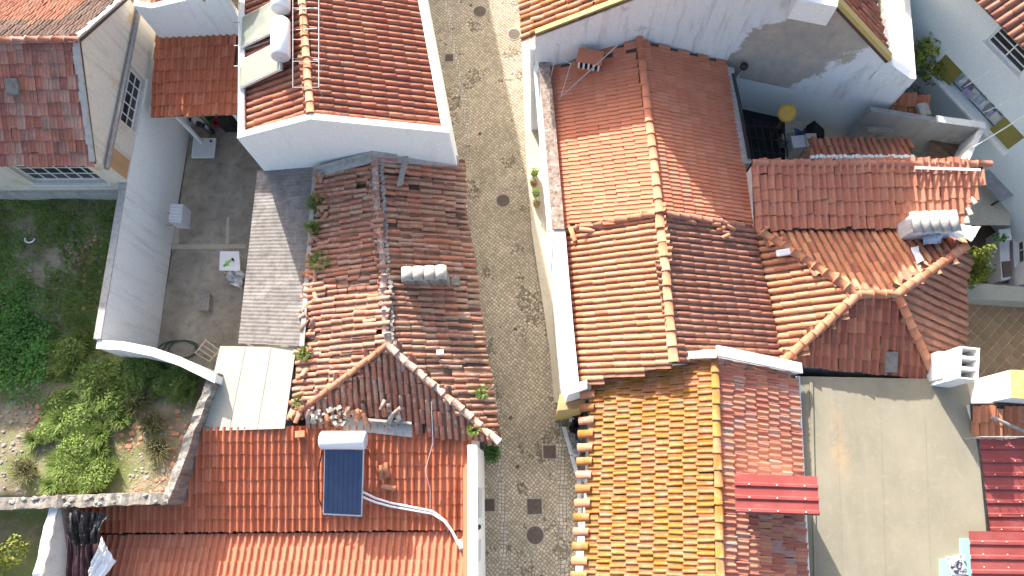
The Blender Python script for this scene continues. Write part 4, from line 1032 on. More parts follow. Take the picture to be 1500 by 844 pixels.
# bush at the bottom left corner
def bush(name, label, base, rad, n, size, mat, cat='bush', seed=1, stems=5, clumps=6):
    t = thing(name, label, cat, base); rg = random.Random(seed); mb = MB(); sm = MB()
    for i in range(stems):
        a_ = rg.uniform(0, 6.28); tip = base+V(math.cos(a_)*rad.x*.6, math.sin(a_)*rad.y*.6, rad.z*rg.uniform(.9, 1.6)); sm.tube([base, base.lerp(tip, .5)+V(rg.gauss(0, .06), rg.gauss(0, .06), .1), tip], [.035, .022, .01], 6)
    for i in range(clumps):
        c_ = base+V(rg.gauss(0, rad.x*.45), rg.gauss(0, rad.y*.45), rad.z*rg.uniform(.7, 1.5)); leaves(mb, c_, V(rad.x*.5, rad.y*.5, rad.z*.5), n//clumps, size, rg, .5, .2)
    sm.build('trunk', M['stem'], t); mb.build('crown', M[mat], t); return t
bush('bush', 'yellow green bush in the bottom left corner below the stone wall', at(6, 806, .35), V(.9, 1.1, 1.0), 2600, .13, 'bush', seed=3, clumps=12)
# ruined plaster wall with tarpaulins
rw = thing('ruined_wall', 'broken plastered wall with white crumbling top beside the tarpaulins', 'wall', at(70, 800, 0))
a_, b_ = at(86, 735, 2.9), at(48, 900, 2.9); a2, b2 = at(74, 735, 2.9), at(30, 900, 2.9)
rough_wall(a_, b_, .28, 0, 'white', 9, 14, inn=V(-1, -.1, 0).normalized()).build('white_top', M['white'], rw)
f0, f1 = at(88, 738, 2.88), at(52, 900, 2.88); g0, g1 = at(108, 745, 2.3), at(112, 900, 2.0)
MB().prism([f0, f1, g1, g0], V(-.05, 0, -.5)).build('plaster_face', M['cream'], rw)
g2 = at(112, 800, 2.0); 
crp = crumple('tarpaulin', 'maroon', [at(101, 742, 2.75), at(148, 757, 2.55), at(150, 910, 2.1), at(108, 910, 2.0)], 34, .04, seed=4, sc=1.6, fold=.32); tag(crp, 'dark maroon tarpaulin crumpled between the ruined wall and orange roof', 'tarpaulin')
crp = crumple('tarpaulin', 'black', [at(98, 745, 3.1), at(160, 752, 2.9), at(150, 795, 2.75), at(116, 800, 2.95)], 26, .06, seed=9, sc=2.3, fold=.4); tag(crp, 'black plastic tarpaulin heaped over the corner of the orange roof', 'tarpaulin')
crp = crumple('plastic_sheet', 'paper', [at(151, 786, 2.55), at(172, 822, 2.45), at(128, 880, 2.45), at(134, 832, 2.6)], 14, .08, seed=14, sc=2.5, fold=.15); tag(crp, 'torn white plastic sheet at the left end of the orange roof', 'plastic sheet')

# ================================================================== ORANGE HOUSE, bottom left
th = thing('orange_roof_house', 'house with bright orange tiles in two slopes and a white street wall', 'house', at(430, 760, 0))
ZV = 1.78
v0_, v1_ = at(155, 779, ZV), at(690, 773, ZV)
pU = plane(v0_, v1_, at(480, 640, ZV+.80)); pD = plane(at(155, 779, ZV-.13), at(690, 773, ZV-.13), at(430, 900, ZV+.08))
upU = on(pU, 345, 650)-on(pU, 345, 770); upD = on(pD, 540, 840)-on(pD, 547, 780)
poly = [on(pU, u, v) for u, v in ((130, 778), (688, 773), (690, 630), (300, 625), (290, 640), (244, 741), (120, 742))]
k0 = roof_plane(th, pU, poly, 'lusa', .218, .40, 'orange_wall', up=upU, jit=.05)
poly2 = [on(pD, u, v) for u, v in ((688, 779), (130, 784), (60, 960), (688, 960))]
k1 = roof_plane(th, pD, poly2, 'lusa', .218, .40, 'orange', up=upD, jit=.04, over=.0)
MB().down([p-V(0, 0, .13) for p in poly], G0).build('wall', M['white'], th)
MB().down([p-V(0, 0, .13) for p in poly2], G0).build('wall', M['white'], th)
e0, e1 = at(686, 652, 2.72), at(687, 960, 2.72); o0, o1 = at(697, 652, 2.72), at(699, 960, 2.72)
MB().down([e0, o0, o1, e1], G0).build('street_wall', M['white_clean'], th)
MB().prism([e0-V(.02, 0, 0), o0+V(.05, 0, 0), o1+V(.05, 0, 0), e1-V(.02, 0, 0)], V(0, 0, .07)).build('coping', M['white_clean'], th, bevel=.012)
MB().prism([at(678, 660, 2.35), at(686, 660, 2.35), at(687, 950, 2.2), at(679, 950, 2.2)], V(0, 0, .04)).build('flashing', M['orange'], th)
for v in (715, 790):
    p = V(o0.x+.06, at(700, v, 1.5).y, 1.2); MB().obox(p, V(.05, 0, 0), V(0, -.9, 0), V(0, 0, 1.1)).build('shutter', M['tank_end'], th)
lampb = thing('wall_lamp', 'small dark lamp bracket on the white street wall', 'lamp', at(706, 768, 2))
MB().tube([V(o0.x+.05, at(706, 768, 2.3).y, 2.3), V(o0.x+.3, at(706, 768, 2.3).y, 2.4)], .02, 6).build('arm', M['paint_w'], lampb)
MB().lathe(V(o0.x+.1, at(706, 772, 2.3).y, 2.2), [(.07, 0), (.09, .12), (.03, .2)], 12).build('shade', M['black'], lampb)
# bent block on upper roof and tiles left lying
for u, v, s_, rz in ((568, 690, .3, .2), (572, 714, .34, 1.4), (560, 694, .26, .1)):
    m_ = Matrix.Translation(on(pU, u, v)+V(0, 0, .12)) @ Matrix.Rotation(rz, 4, 'Z')
    o = bpy.data.objects.new('loose_tile', tile_mesh('barrel', .215, .40, 'barrel', 1)); col.objects.link(o); o.parent = k0; o.matrix_basis = m_
bk = MB().box(on(pU, 443, 637)+V(0, 0, .1), (.3, .2, .16), .1).build('brick_lump', M['brick'], bevel=.01); tag(bk, 'lump of bricks lying on the orange roof under the old roof edge', 'brick')
# solar heater on it
zl, zh = zat(pU, *on(pU, 500, 757).xy)+.2, zat(pU, *on(pU, 500, 655).xy)+.55
hC = heater('solar heater with dark blue collector lying on the orange roof', [(530, 757), (533, 657), (474, 655), (473, 754)], [(536, 645), (470, 645)], zl, zh, zh+.12, .27, 'absorber', None)
h, P, a, b_, n = hC
for i in range(1, 8):
    p0_, p1_ = P[0].lerp(P[3], i/8), P[1].lerp(P[2], i/8); wv = (P[3]-P[0])*.006
    q0_, q1_ = p0_.lerp(p1_, .04)+n*.0095, p0_.lerp(p1_, .96)+n*.0095
    MB().prism([q0_-wv, q0_+wv, q1_+wv, q1_-wv], n*.002).build('absorber_strip', M['absorber_line'], h)
fr = MB()
for p in P: fr.tube([p-n*.08, V(p.x, p.y, zat(pU, p.x, p.y)+.03)], .02, 6)
for p in (a.lerp(b_, .15), a.lerp(b_, .85)): fr.tube([p-V(0, 0, .2), V(p.x, p.y, zat(pU, p.x, p.y)+.03)], .022, 6)
fr.build('stand', M['steel'], h)
MB().tube([at(472, 660, zh), at(466, 690, zh-.2), at(467, 730, zl+.1), at(473, 750, zl)], .02, 6).build('hose', M['black'], h, smooth=True)
for du, dv, nm in ((0, 0, 'upper'), (2, 7, 'lower')):
    pts_ = [(533, 720+dv), (552, 730+dv*.8), (575, 737+dv*.7), (605, 743+dv*.6), (635, 749+dv*.5), (652, 762+dv*.2), (664, 779), (673, 797), (678, 806)]
    pth = []
    for u, v in pts_:
        pl = pU if v < 776 else pD; q = on(pl, u-du*.5, v); pth.append(q+V(0, 0, .13))
    pth[0].z += .12
    tag(MB().tube(pth, .035, 8).build('water_pipe', M['paper'], smooth=True), nm+' of two white insulated pipes curving down from the blue solar collector', 'pipe')
tag(MB().box(on(pD, 676, 797)+V(0, 0, .08), (.18, .3, .16), .3).build('pipe_junction', M['concrete'], bevel=.03), 'grey junction box where the white pipes end at the street wall', 'box')
wz = [on(pU, 538, 657)+V(0, 0, .5), on(pU, 575, 652)+V(0, 0, .5), on(pOS, 622, 640)+V(0, 0, .6)]
tag(MB().tube([on(pOS, 634, 590)+V(0, 0, .3), on(pU, 637, 650)+V(0, 0, .4), on(pU, 625, 690)+V(0, 0, .3), on(pU, 632, 718)+V(0, 0, .25), on(pU, 631, 745)+V(0, 0, .15)], .010, 5).build('roof_cable', M['wire']), 'thin grey cable hanging from the old eave onto the orange roof', 'cable')
# street side weed at the corner of the old house
mb = MB(); rg = random.Random(71); q = at(722, 664, SZ); blades(mb, q, 160, .25, .3, rg, .8, .015); leaves(mb, q+V(0, 0, .15), V(.3, .4, .2), 200, .1, rg)
tag(mb.build('street_weed', M['leafy']), 'green weed growing on the street at the old house corner', 'weed')

# ================================================================== RIGHT ROW: orange tiled house
th = thing('terracotta_house', 'house with new orange staggered tiles below the stained white gable', 'house', at(950, 220, 0))
r0, r1 = at(937, 58, 5.4), at(966, 313, 5.4)
pTW = plane(r0, r1, at(826, 333, 4.02)); pTE = plane(r0, r1, at(1106, 331, 4.02))
wW = [on(pTW, 829, 335), on(pTW, 808, 104)]; wE = [on(pTE, 1104, 331), on(pTE, 1062, 93)]
wW[1] = V(wW[1].x, 13.86, zat(pTW, wW[1].x, 13.86)); r0 = V(r0.x, 13.93, 5.4); wE[1] = V(wE[1].x, 14.0, zat(pTE, wE[1].x, 14.0))
k0 = roof_plane(th, pTW, [wW[0], r1, r0, wW[1]], 'double', .275, .375, 'orange', up=on(pTW, 950, 205)-on(pTW, 820, 224), stagger=True, jit=.05)
k1 = roof_plane(th, pTE, [wE[0], wE[1], r0, r1], 'double', .275, .375, 'orange', up=(r0-wE[1])+(r1-wE[0]), stagger=True, jit=.05, flip=True)
ridge_line(th, k0, r1, r0, 'orange', .27, .42, .05, .15)
b = MB()
for poly, pl in (([wW[0], r1, r0, wW[1]], pTW), ([wE[0], wE[1], r0, r1], pTE)): b.down([p-V(0, 0, .12) for p in poly], G0)
b.build('wall', M['white_old'], th)
def fac(th_, o_px, i_px, z, top, face, topname):
    O = [at(u, v, z) for u, v in o_px]; I = [at(u, v, z) for u, v in i_px]
    for i in range(len(O)-1):
        MB().down([p-V(0, 0, .05) for p in (O[i], O[i+1], I[i+1], I[i])], G0).build('street_wall', M[face], th_)
        MB().prism([O[i]-V(.04, 0, .049), O[i+1]-V(.04, 0, .049), I[i+1]-V(0, 0, .049), I[i]-V(0, 0, .049)], V(0, 0, .06)).build(topname, M[top], th_)
    return O, I
fac(th, [(790, 86), (796, 150), (802, 220), (811, 336)], [(804, 86), (811, 150), (817, 220), (827, 336)], 4.25, 'mossy', 'white', 'parapet_top')
O_ = [at(u, v, 3.7) for u, v in ((780, 80), (786, 150), (793, 240), (802, 338))]
for p, q in zip(O_, O_[1:]): MB().obox(V(p.x, p.y, 3.55), V(q.x-p.x, q.y-p.y, 0), V(.1, 0, 0), V(0, 0, .14)).build('cornice', M['white'], th)
# gutter strip on the east side
MB().down([at(u, v, 4.12) for u, v in ((1063, 97), (1075, 99), (1101, 238), (1086, 240))], 1.0).build('side_wall', M['concrete'], th)
MB().tube([at(1074, 108, 4.4), at(1083, 150, 4.3), at(1098, 232, 4.2)], .06, 8).build('drain_pipe', M['black'], th, smooth=True)
# chimney with slatted vent
f0_, f1_ = on(pTW, 845, 110), on(pTW, 877, 106)
d = f1_-f0_; d.z = 0; L = d.length; d.normalize(); nn = V(-d.y, d.x, 0); zt = f0_.z+.75
ch = MB().obox(V(f0_.x, f0_.y, f0_.z-.4), d*L, nn*.42, V(0, 0, .78)).build('chimney', M['orange_wall'], th, bevel=.01)
MB().obox(V(f0_.x, f0_.y, f0_.z+.38)+d*.05+nn*.05, d*(L-.1), nn*.32, V(0, 0, .36)).build('flue', M['dark'], ch)
for i in range(5): MB().obox(V(f0_.x, f0_.y, f0_.z+.38)+d*(L-.06)*i/4, d*.06, nn*.42, V(0, 0, .36)).build('vent_post', M['paint_w'], ch)
MB().obox(V(f0_.x, f0_.y, zt)-d*.06-nn*.04, d*(L+.12), nn*.5, V(0, 0, .08)).build('cap_slab', M['orange_wall'], ch, bevel=.01)
an = thing('antenna_mast', 'thin leaning aerial mast with guy wires beside the vented chimney', 'antenna', on(pTW, 820, 146))
MB().tube([on(pTW, 818, 148)+V(0, 0, .1), at(905, 66, 6.1)], .02, 6).build('mast', M['steel'], an)
MB().tube([on(pTW, 835, 107)+V(0, 0, .5), on(pTW, 822, 142)+V(0, 0, .1)], .01, 5).build('guy_wire', M['wire'], an)
MB().tube([on(pTW, 813, 98)+V(0, 0, .6), on(pTW, 835, 107)+V(0, 0, .5)], .01, 5).build('guy_wire', M['wire'], an)
MB().tube([on(pTW, 813, 98)+V(0, 0, .6), on(pTW, 805, 125)+V(0, 0, .1)], .01, 5).build('guy_wire', M['wire'], an)
# ================================================================== barrel tiled house (middle right)
th = thing('barrel_roof_house', 'house with pale barrel tiles, sunlit to the street and dark behind its ridge', 'house', at(970, 430, 0))
ZB = 5.33
r0, r1 = at(966, 316, ZB), at(986, 524, ZB)
pBW = plane(r0, r1, at(847, 545, 3.95)); pBE = plane(r0, r1, at(1143, 532, 4.02))
a0, a1 = on(pBW, 828, 338), on(pBW, 848, 560); c0, c1 = on(pBE, 1101, 334), on(pBE, 1143, 532)
r1 = V(r1.x+.01, r1.y-.15, ZB)
k0 = roof_plane(th, pBW, [a1, r1, r0, a0], 'barrel', .192, .41, 'barrel', up=on(pBW, 967, 400)-on(pBW, 835, 414), jit=.09, wave=.03)
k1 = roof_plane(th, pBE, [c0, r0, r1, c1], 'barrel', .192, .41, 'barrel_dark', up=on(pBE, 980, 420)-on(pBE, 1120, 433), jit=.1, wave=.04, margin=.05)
ridge_line(th, k0, r1, r0, 'ridge', .3, .42, .06, .35)
ridge_line(th, k0, a0+V(0, .03, .04), r0+V(-.15, .03, .02), 'ridge', .24, .42, .04, .3, 'verge_tile')
ridge_line(th, k1, c0+V(-.3, .03, .06), r0+V(.2, .03, .02), 'barrel_dark', .24, .42, .06, .4, 'verge_tile')
b = MB()
for poly in ([a1, r1, r0, a0], [c0, r0, r1, c1]): b.down([p-V(0, 0, .13) for p in poly], G0)
b.build('wall', M['white_old'], th)
fac(th, [(812, 338), (817, 400), (823, 480), (830, 566)], [(828, 338), (833, 400), (840, 480), (848, 562)], 4.2, 'white_clean', 'white', 'parapet_top')
q4 = [at(830, 566, 4.2), at(860, 556, 4.2), at(860, 569, 4.2), at(832, 578, 4.2)]
MB().down(q4, G0).build('end_wall', M['white_clean'], th)
for u, v in ((838, 345), (858, 340)):
    m_ = Matrix.Translation(on(pBW, u, v)+V(0, 0, .16)) @ Matrix.Rotation(1.1+u, 4, 'Z'); o = bpy.data.objects.new('loose_tile', tile_mesh('barrel', .215, .41, 'barrel', 2)); col.objects.link(o); o.parent = k0; o.matrix_basis = m_
for i, (u, v) in enumerate(((1003, 320), (1012, 327), (1022, 323), (1055, 337), (1062, 348), (1048, 331), (1070, 336))):
    m_ = Matrix.Translation(on(pBE, u, v)+V(0, 0, .10)) @ Matrix.Rotation(1.57+math.sin(i*5)*.5, 4, 'Z') @ Matrix.Rotation(.12, 4, 'X') @ Matrix.Diagonal((.85, .6, .85, 1)); o = bpy.data.objects.new('loose_tile', tile_mesh('barrel', .215, .41, 'barrel', 2)); col.objects.link(o); o.parent = k1; o.matrix_basis = m_
# ochre meter block and clutter beside the street
mt = thing('ochre_block', 'low ochre plastered block below the white parapet end on the street', 'wall', at(838, 590, 0))
MB().down([at(u, v, 2.3) for u, v in ((820, 578), (856, 574), (856, 597), (817, 601))], G0).build('block', M['lichen_cap'], mt, bevel=.02)
MB().prism([at(u, v, 2.31) for u, v in ((819, 589), (857, 586), (857, 598), (816, 602))], V(0, 0, .05)).build('ledge', M['ochre_pl'], mt, bevel=.01)
bag = crumple('rubbish_bag', 'black', [at(836, 606, -.3), at(850, 604, -.2), at(851, 632, -.45), at(838, 634, -.5)], 12, .35, seed=22, sc=3); tag(bag, 'black rubbish bag heaped by the yellow roof below the ochre block', 'bag')
bag = crumple('white_bag', 'paper', [at(833, 606, -.1), at(841, 605, -.1), at(840, 618, -.2), at(834, 619, -.2)], 8, .2, seed=25, sc=4); tag(bag, 'small white bag on top of the black rubbish', 'bag')
gbt = thing('gas_bottle', 'grey gas bottle standing on the raised pavement under the yellow roof eave', 'gas bottle', at(842, 662, SZ+.12))
MB().lathe(at(843, 664, SZ+.12), [(.13, 0), (.15, .06), (.15, .42), (.11, .5), (.04, .53)], 18).build('bottle', M['tank_end'], gbt, smooth=True)
MB().lathe(at(843, 662, SZ+.66), [(.08, 0), (.09, .0), (.09, .1), (.08, .1)], 14).build('collar', M['steel'], gbt)
gc2 = crumple('grey_cover', 'greycloth', [at(837, 634, -.3), at(850, 632, -.3), at(852, 656, -.5), at(840, 656, -.5)], 12, .25, seed=28, sc=3); tag(gc2, 'grey cloth cover between the rubbish bag and gas bottle', 'cover')
# flower pots along the pavement
for i, (u, v, c_, lab) in enumerate(((783, 258, 'turf', 'topmost potted plant by the right hand street wall'), (782, 272, 'dry', 'pinkish dry potted plant second from the top by the street wall'), (785, 287, 'turf', 'third potted plant down along the street wall'), (786, 302, 'dry', 'lowest potted plant by the street wall'))):
    t = thing('potted_plant', lab, 'plant', at(u, v, SZ+.11), 'potted plants on the pavement'); p = at(u, v, SZ+.11)
    MB().lathe(p, [(.09, 0), (.13, .22), (.14, .22), (.11, .05)], 14).build('pot', M['brick' if i % 2 else 'greycloth'], t)
    mb = MB(); rg = random.Random(80+i); leaves(mb, p+V(0, 0, .38), V(.17, .2, .2), 130, .08, rg, .5, .1); mb.build('foliage', M[c_], t)
# ================================================================== hipped house
th = thing('hipped_house', 'house with a hipped barrel tile roof right of the dark tiled slope', 'house', at(1280, 440, 0))
ZH, ZVv = 5.12, 4.0
h0, h1 = at(1256, 432, ZH), at(1312, 432, ZH)
va, vb = at(1102, 333, ZVv), at(1145, 531, ZVv)
pHW = plane(va, vb, h0); pHN = plane(h0, h1, va); pHS = plane(h0, h1, vb)
ne = on(pHN, 1412, 362); se = on(pHS, 1368, 555); pHE = plane(h1, ne, se)
see = on(pHE, 1412, 545)
k0 = roof_plane(th, pHW, [va, vb, h0], 'barrel', .225, .41, 'barrel', up=on(pHW, 1230, 415)-on(pHW, 1125, 430), jit=.09, wave=.02, margin=.06)
nn_ = on(pHN, 1400, 330)
k1 = roof_plane(th, pHN, [va, h0, h1, ne, nn_], 'barrel', .225, .41, 'barrel', up=on(pHN, 1275, 432)-on(pHN, 1225, 345), jit=.09, wave=.02, margin=.06, mat2=('brown', lambda p: R.random() < .25))
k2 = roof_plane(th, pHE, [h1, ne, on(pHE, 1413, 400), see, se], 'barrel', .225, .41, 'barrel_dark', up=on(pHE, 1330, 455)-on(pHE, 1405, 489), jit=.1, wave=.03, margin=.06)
k3 = roof_plane(th, pHS, [vb, se, h1, h0], 'lusa', .235, .41, 'brown', up=on(pHS, 1283, 440)-on(pHS, 1276, 545), jit=.12, margin=.05)
ridge_line(th, k1, h0, h1, 'barrel', .28, .4, .09, .25)
for a_, b_, k_ in ((va, h0, k0), (vb, h0, k0), (ne, h1, k2), (se, h1, k2)): ridge_line(th, k_, a_, b_, 'barrel', .29, .38, .085, .2, 'hip_tile')
b = MB()
for poly in ([va, vb, h0], [va, h0, h1, ne, nn_], [h1, ne, on(pHE, 1413, 400), see, se], [vb, se, h1, h0]): b.down([p-V(0, 0, .13) for p in poly], G0)
b.build('wall', M['white_old'], th)
sk = on(pHS, 1302, 532); MB().prism([sk+V(-.17, -.28, -.02), sk+V(.17, -.28, -.02), sk+V(.17, .28, .21), sk+V(-.17, .28, .21)], V(0, 0, .07)).build('glass_tile', M['fibro'], th)
cc_ = [on(pHN, 1318, 352), on(pHN, 1385, 350)]
c, d, nn = chim(th, cc_, .5, cc_[0].z+.72, 'white_old', 5, 'concrete', .08)
wf = [on(pHN, 1343, 345)+V(0, 0, .35), on(pHN, 1368, 345)+V(0, 0, .45), on(pHN, 1372, 362)+V(0, 0, .2), on(pHN, 1345, 364)+V(0, 0, .15)]
tag(crumple('blue_tarp', 'bluetarp', wf, 12, .16, seed=31, sc=3), 'pale blue tarpaulin stuffed below the wide chimney', 'tarpaulin')
wf = [on(pHN, 1384, 338)+V(0, 0, .5), on(pHN, 1417, 342)+V(0, 0, .45), on(pHN, 1414, 360)+V(0, 0, .3), on(pHN, 1381, 352)+V(0, 0, .3)]
tag(crumple('white_sheet', 'paper', wf, 10, .14, seed=33, sc=3), 'white folded sheet at the right end of the wide chimney', 'sheet')
wf = [on(pHN, 1330, 366)+V(0, 0, .15), on(pHN, 1340, 364)+V(0, 0, .15), on(pHN, 1349, 384)+V(0, 0, .12), on(pHN, 1340, 389)+V(0, 0, .12)]
tag(crumple('white_rag', 'paper', wf, 6, .05, seed=35), 'white rag lying on tiles below the wide chimney', 'rag')
rg_ = on(pHW, 1143, 374)+V(0, 0, .2); tag(MB().box(rg_, (.42, .2, .1), .15, .1).build('white_slab', M['paper'], bevel=.03), 'white mortar slab on the hip beside the shed roof', 'slab')
# hollow block chimney
hc = thing('block_chimney', 'white painted chimney of hollow concrete blocks at the corner of the hipped roof', 'chimney', at(1390, 540, 0))
T = [at(1407, 507, 5.3), at(1436, 510, 5.3), at(1434, 556, 5.3), at(1404, 554, 5.3)]
ax_, ay_ = T[1]-T[0], T[3]-T[0]
zz = 3.6; lev = 0
while zz < 5.28:
    h_ = min(.19, 5.3-zz-.001); o_ = V(T[0].x, T[0].y, zz); tk_ = .06
    for j in range(3):
        oo = o_+ay_*(j/3)+V(R.uniform(-.012, .012), 0, 0); by = ay_/3
        m_ = MB(); ux, uy = ax_.normalized(), by.normalized()
        m_.obox(oo, ux*tk_, by*.98, V(0, 0, h_-.008)); m_.obox(oo+ax_-ux*tk_, ux*tk_, by*.98, V(0, 0, h_-.008))
        m_.obox(oo+ux*tk_, ax_-ux*2*tk_, uy*tk_*.6, V(0, 0, h_-.009)); m_.obox(oo+ux*tk_+by*.98-uy*tk_*.6, ax_-ux*2*tk_, uy*tk_*.6, V(0, 0, h_-.009))
        m_.build('block', M['white'], hc)
    zz += .19; lev += 1
MB().obox(V(T[0].x, T[0].y, 3.5)+ax_*.2+ay_*.06, ax_*.6, ay_*.88, V(0, 0, 1.0)).build('flue_core', M['dark'], hc)
o_ = at(1372, 515, 4.55); MB().obox(V(o_.x, o_.y, 3.5), V(T[0].x-o_.x-.01, 0, 0), V(0, -.78, 0), V(0, 0, 1.1)).build('shoulder', M['white_old'], hc, bevel=.02)
# ================================================================== shed roof
th = thing('shed_roof_house', 'long single slope clay tile roof above the hipped roof, half in shade', 'house', at(1270, 285, 0))
pSh = plane(at(1103, 242, 4.72), at(1446, 245, 4.72), at(1250, 334, 4.2))
poly = [on(pSh, 1106, 334), on(pSh, 1412, 331), on(pSh, 1441, 243), on(pSh, 1102, 241)]
k0 = roof_plane(th, pSh, poly, 'lusa', .225, .42, 'shed', up=on(pSh, 1251, 242)-on(pSh, 1256, 332), jit=.12, wave=.01)
ridge_line(th, k0, poly[3]+V(0, .05, 0), on(pSh, 1450, 243)+V(0, .05, 0), 'shed', .24, .42, .03, .4)
MB().down([p-V(0, 0, .13) for p in poly], G0).build('wall', M['white_old'], th)
a_, b_ = on(pSh, 1337, 246), on(pSh, 1432, 249); MB().obox(a_+V(0, -.02, .1), b_-a_, V(0, -.08, 0), V(0, 0, .04)).build('white_batten', M['paint_w'], th)
for i, t in enumerate((.08, .22, .4)):
    p = poly[1].lerp(poly[2], t); MB().box(p+V(-.02, 0, .03), (.16, .26, .09), .3*i).build('verge_mortar', M['stone_pale'], th, bevel=.03)

# ================================================================== TOP RIGHT gable house
th = thing('gable_house', 'tall house with stained grey white gable wall and lichened roofs at the top', 'house', V(6, 16, 0))
W1a, W1b = V(.30, 13.95, 0), V(6.43, 14.06, 0); W2a, W2b = V(6.43, 14.06, 0), V(11.78, 12.62, 0)
wp1, wp2 = wallplane(W1a, W1b), wallplane(W2a, W2b)
t0 = on(wp1, 784, 54); t1_ = on(wp1, 925, 1); sl = (t1_-t0); apx = t0+sl*((W1b.x-t0.x)/sl.x)
u0_ = on(wp2, 1301, 92); u1_ = on(wp2, 1165, 1); sl2 = u1_-u0_; apx2 = u0_+sl2*((W2a.x-u0_.x)/sl2.x)
ztop = min(apx.z, apx2.z)
def clipz(p, q, z): t = (z-p.z)/(q.z-p.z); return p.lerp(q, t)
c1 = V(W1b.x, W1b.y, max(apx.z, 7.3)); c2 = V(W2a.x, W2a.y, max(apx2.z, 7.3)); cz = max(c1.z, c2.z); c1.z = cz; c2.z = cz
in1 = V(-(W1b-W1a).y, (W1b-W1a).x, 0).normalized(); in2 = V(-(W2b-W2a).y, (W2b-W2a).x, 0).normalized()
t0.z -= .05
MB().prism([V(t0.x, t0.y, 0), V(W1b.x, W1b.y, 0), c1, t0], in1*.3).build('gable_wall', M['white_old'], th)
tr2 = on(wp2, 1336, 117)
MB().prism([V(W2a.x, W2a.y, 3.3), V(tr2.x, tr2.y, 3.3), tr2, V(u0_.x, u0_.y, u0_.z), c2], in2*.3).build('gable_wall', M['gable2'], th)
MB().prism([V(W2a.x, W2a.y, 0), V(tr2.x, tr2.y, 0), V(tr2.x, tr2.y, 3.3), V(W2a.x, W2a.y, 3.3)], in2*.3).build('lower_wall', M['blue_white'], th)
nd = V(-.06, 1, 0).normalized()
pGW = plane(t0+V(0, 0, .1), c1+V(0, 0, .1), t0+nd*5+V(0, 0, .1))
wst = on(pGW, 766, 58)
q_ = [V(wst.x, wst.y, wst.z), V(c1.x, c1.y, c1.z+.1), V(c1.x, c1.y, c1.z+.1)+nd*7, wst+nd*7]
q_ = [V(p.x, p.y, zat(pGW, p.x, p.y)) for p in q_]
roof_plane(th, pGW, q_, 'barrel', .225, .42, 'barrel', up=c1-t0, jit=.2, wave=.02, mat2=('gold', lambda p: R.random() < .3+.3*noise.noise(p)))
MB().prism([t0+V(0, 0, .06), c1+V(0, 0, .06), c1+V(0, 0, .22), t0+V(0, 0, .22)], in1*.16).build('verge', M['lichen_cap'], th)
pGE = plane(u0_+V(0, 0, .05), c2+V(0, 0, .05), u0_+nd*5+V(0, 0, .05))
q_ = [u0_, u0_+nd*7, V(c2.x, c2.y, 0)+nd*7, V(c2.x, c2.y, 0)]; q_ = [V(p.x, p.y, zat(pGE, p.x, p.y)) for p in q_]
roof_plane(th, pGE, q_, 'barrel', .225, .42, 'brown', up=c2-u0_, jit=.25, wave=.02)
MB().prism([u0_+V(0, 0, .02), c2+V(0, 0, .02), c2+V(0, 0, .2), u0_+V(0, 0, .2)], in2*.2).build('verge', M['lichen_cap'], th)
# white chimney block on that roof
p = on(pGE, 1212, 8); MB().box(V(p.x-.25, p.y+.35, p.z-.6), (1.1, .9, .8), -.25).build('chimney', M['white_clean'], th, bevel=.02)
# flat terrace with white parapets
tz = tr2.z
tpx = [(1297, 104), (1338, 114), (1327, -40), (1296, -40)]
MB().down([at(u, v, tz-.25) for u, v in tpx], G0).build('terrace', M['white_old'], th)
e0, e1 = at(1342, 115, tz+.05), at(1330, -40, tz+.05)
MB().down([e0, at(1334, 110, tz+.05), at(1321, -40, tz+.05), e1], G0).build('terrace_parapet', M['white_clean'], th)
s0_ = at(1283, 106, tz+.06); MB().down([s0_, at(1342, 116, tz+.06), at(1342, 110, tz+.06), at(1284, 100, tz+.06)], tz-.4).build('terrace_parapet', M['white_old'], th)
MB().down([V(-.2, 14.3, 4.5), V(-.2, 22, 4.5), V(6, 22, 4.5), V(6, 14.3, 4.5)], G0).build('rear_wall', M['white'], th)
MB().down([V(6.2, 14.5, 4.5), V(6.2, 22, 4.5), V(11.8, 22, 4.5), V(11.3, 13.2, 4.5)], G0).build('rear_wall', M['white'], th)
pl_ = MB().tube([on(wp2, 1072, 122)+V(0, -.12, 0), on(wp2, 1082, 104)+V(0, -.12, 0), on(wp2, 1088, 90)+V(0, -.25, 0)], .05, 8).build('vent_pipe', M['frame'], smooth=True)
vp = thing('vent_stack', 'grey vent pipe with a black cowl on the gable wall corner', 'vent', V(W2a.x, W2a.y, 0)); attach(pl_, vp)
MB().lathe(on(wp2, 1088, 90)+V(0, -.25, 0), [(.05, 0), (.13, .03), (.13, .13), (.04, .18)], 14).build('cowl', M['black'], vp)
# ================================================================== COURTYARD
MB().poly([at(u, v, 1.55) for u, v in ((1060, 150), (1290, 150), (1480, 190), (1480, 330), (1060, 330))]).build('courtyard_floor', M['pave'])['kind'] = 'structure'
MB().poly([at(u, v, 1.56) for u, v in ((1062, 150), (1150, 160), (1150, 300), (1080, 300))]).build('courtyard_dark_patch', M['dark'])['kind'] = 'structure'  # flat near-black patch standing in for the shade of the recess
gr = thing('metal_grille', 'black metal grille over the dark corner of the courtyard', 'grille', at(1115, 205, 1.6))
for i in range(6): MB().tube([at(1092+i*11, 172+i*2, 2.3), at(1106+i*10, 242, 2.3)], .025, 5).build('bar', M['black'], gr)
for v in (185, 203, 222): MB().tube([at(1092, v-2, 2.31), at(1150, v+4, 2.31)], .025, 5).build('bar', M['black'], gr)
for u, v in ((1093, 172), (1148, 184), (1150, 228)): MB().tube([at(u, v, 2.3), V(at(u, v, 2.3).x, at(u, v, 2.3).y, 1.55)], .03, 5).build('leg', M['black'], gr)
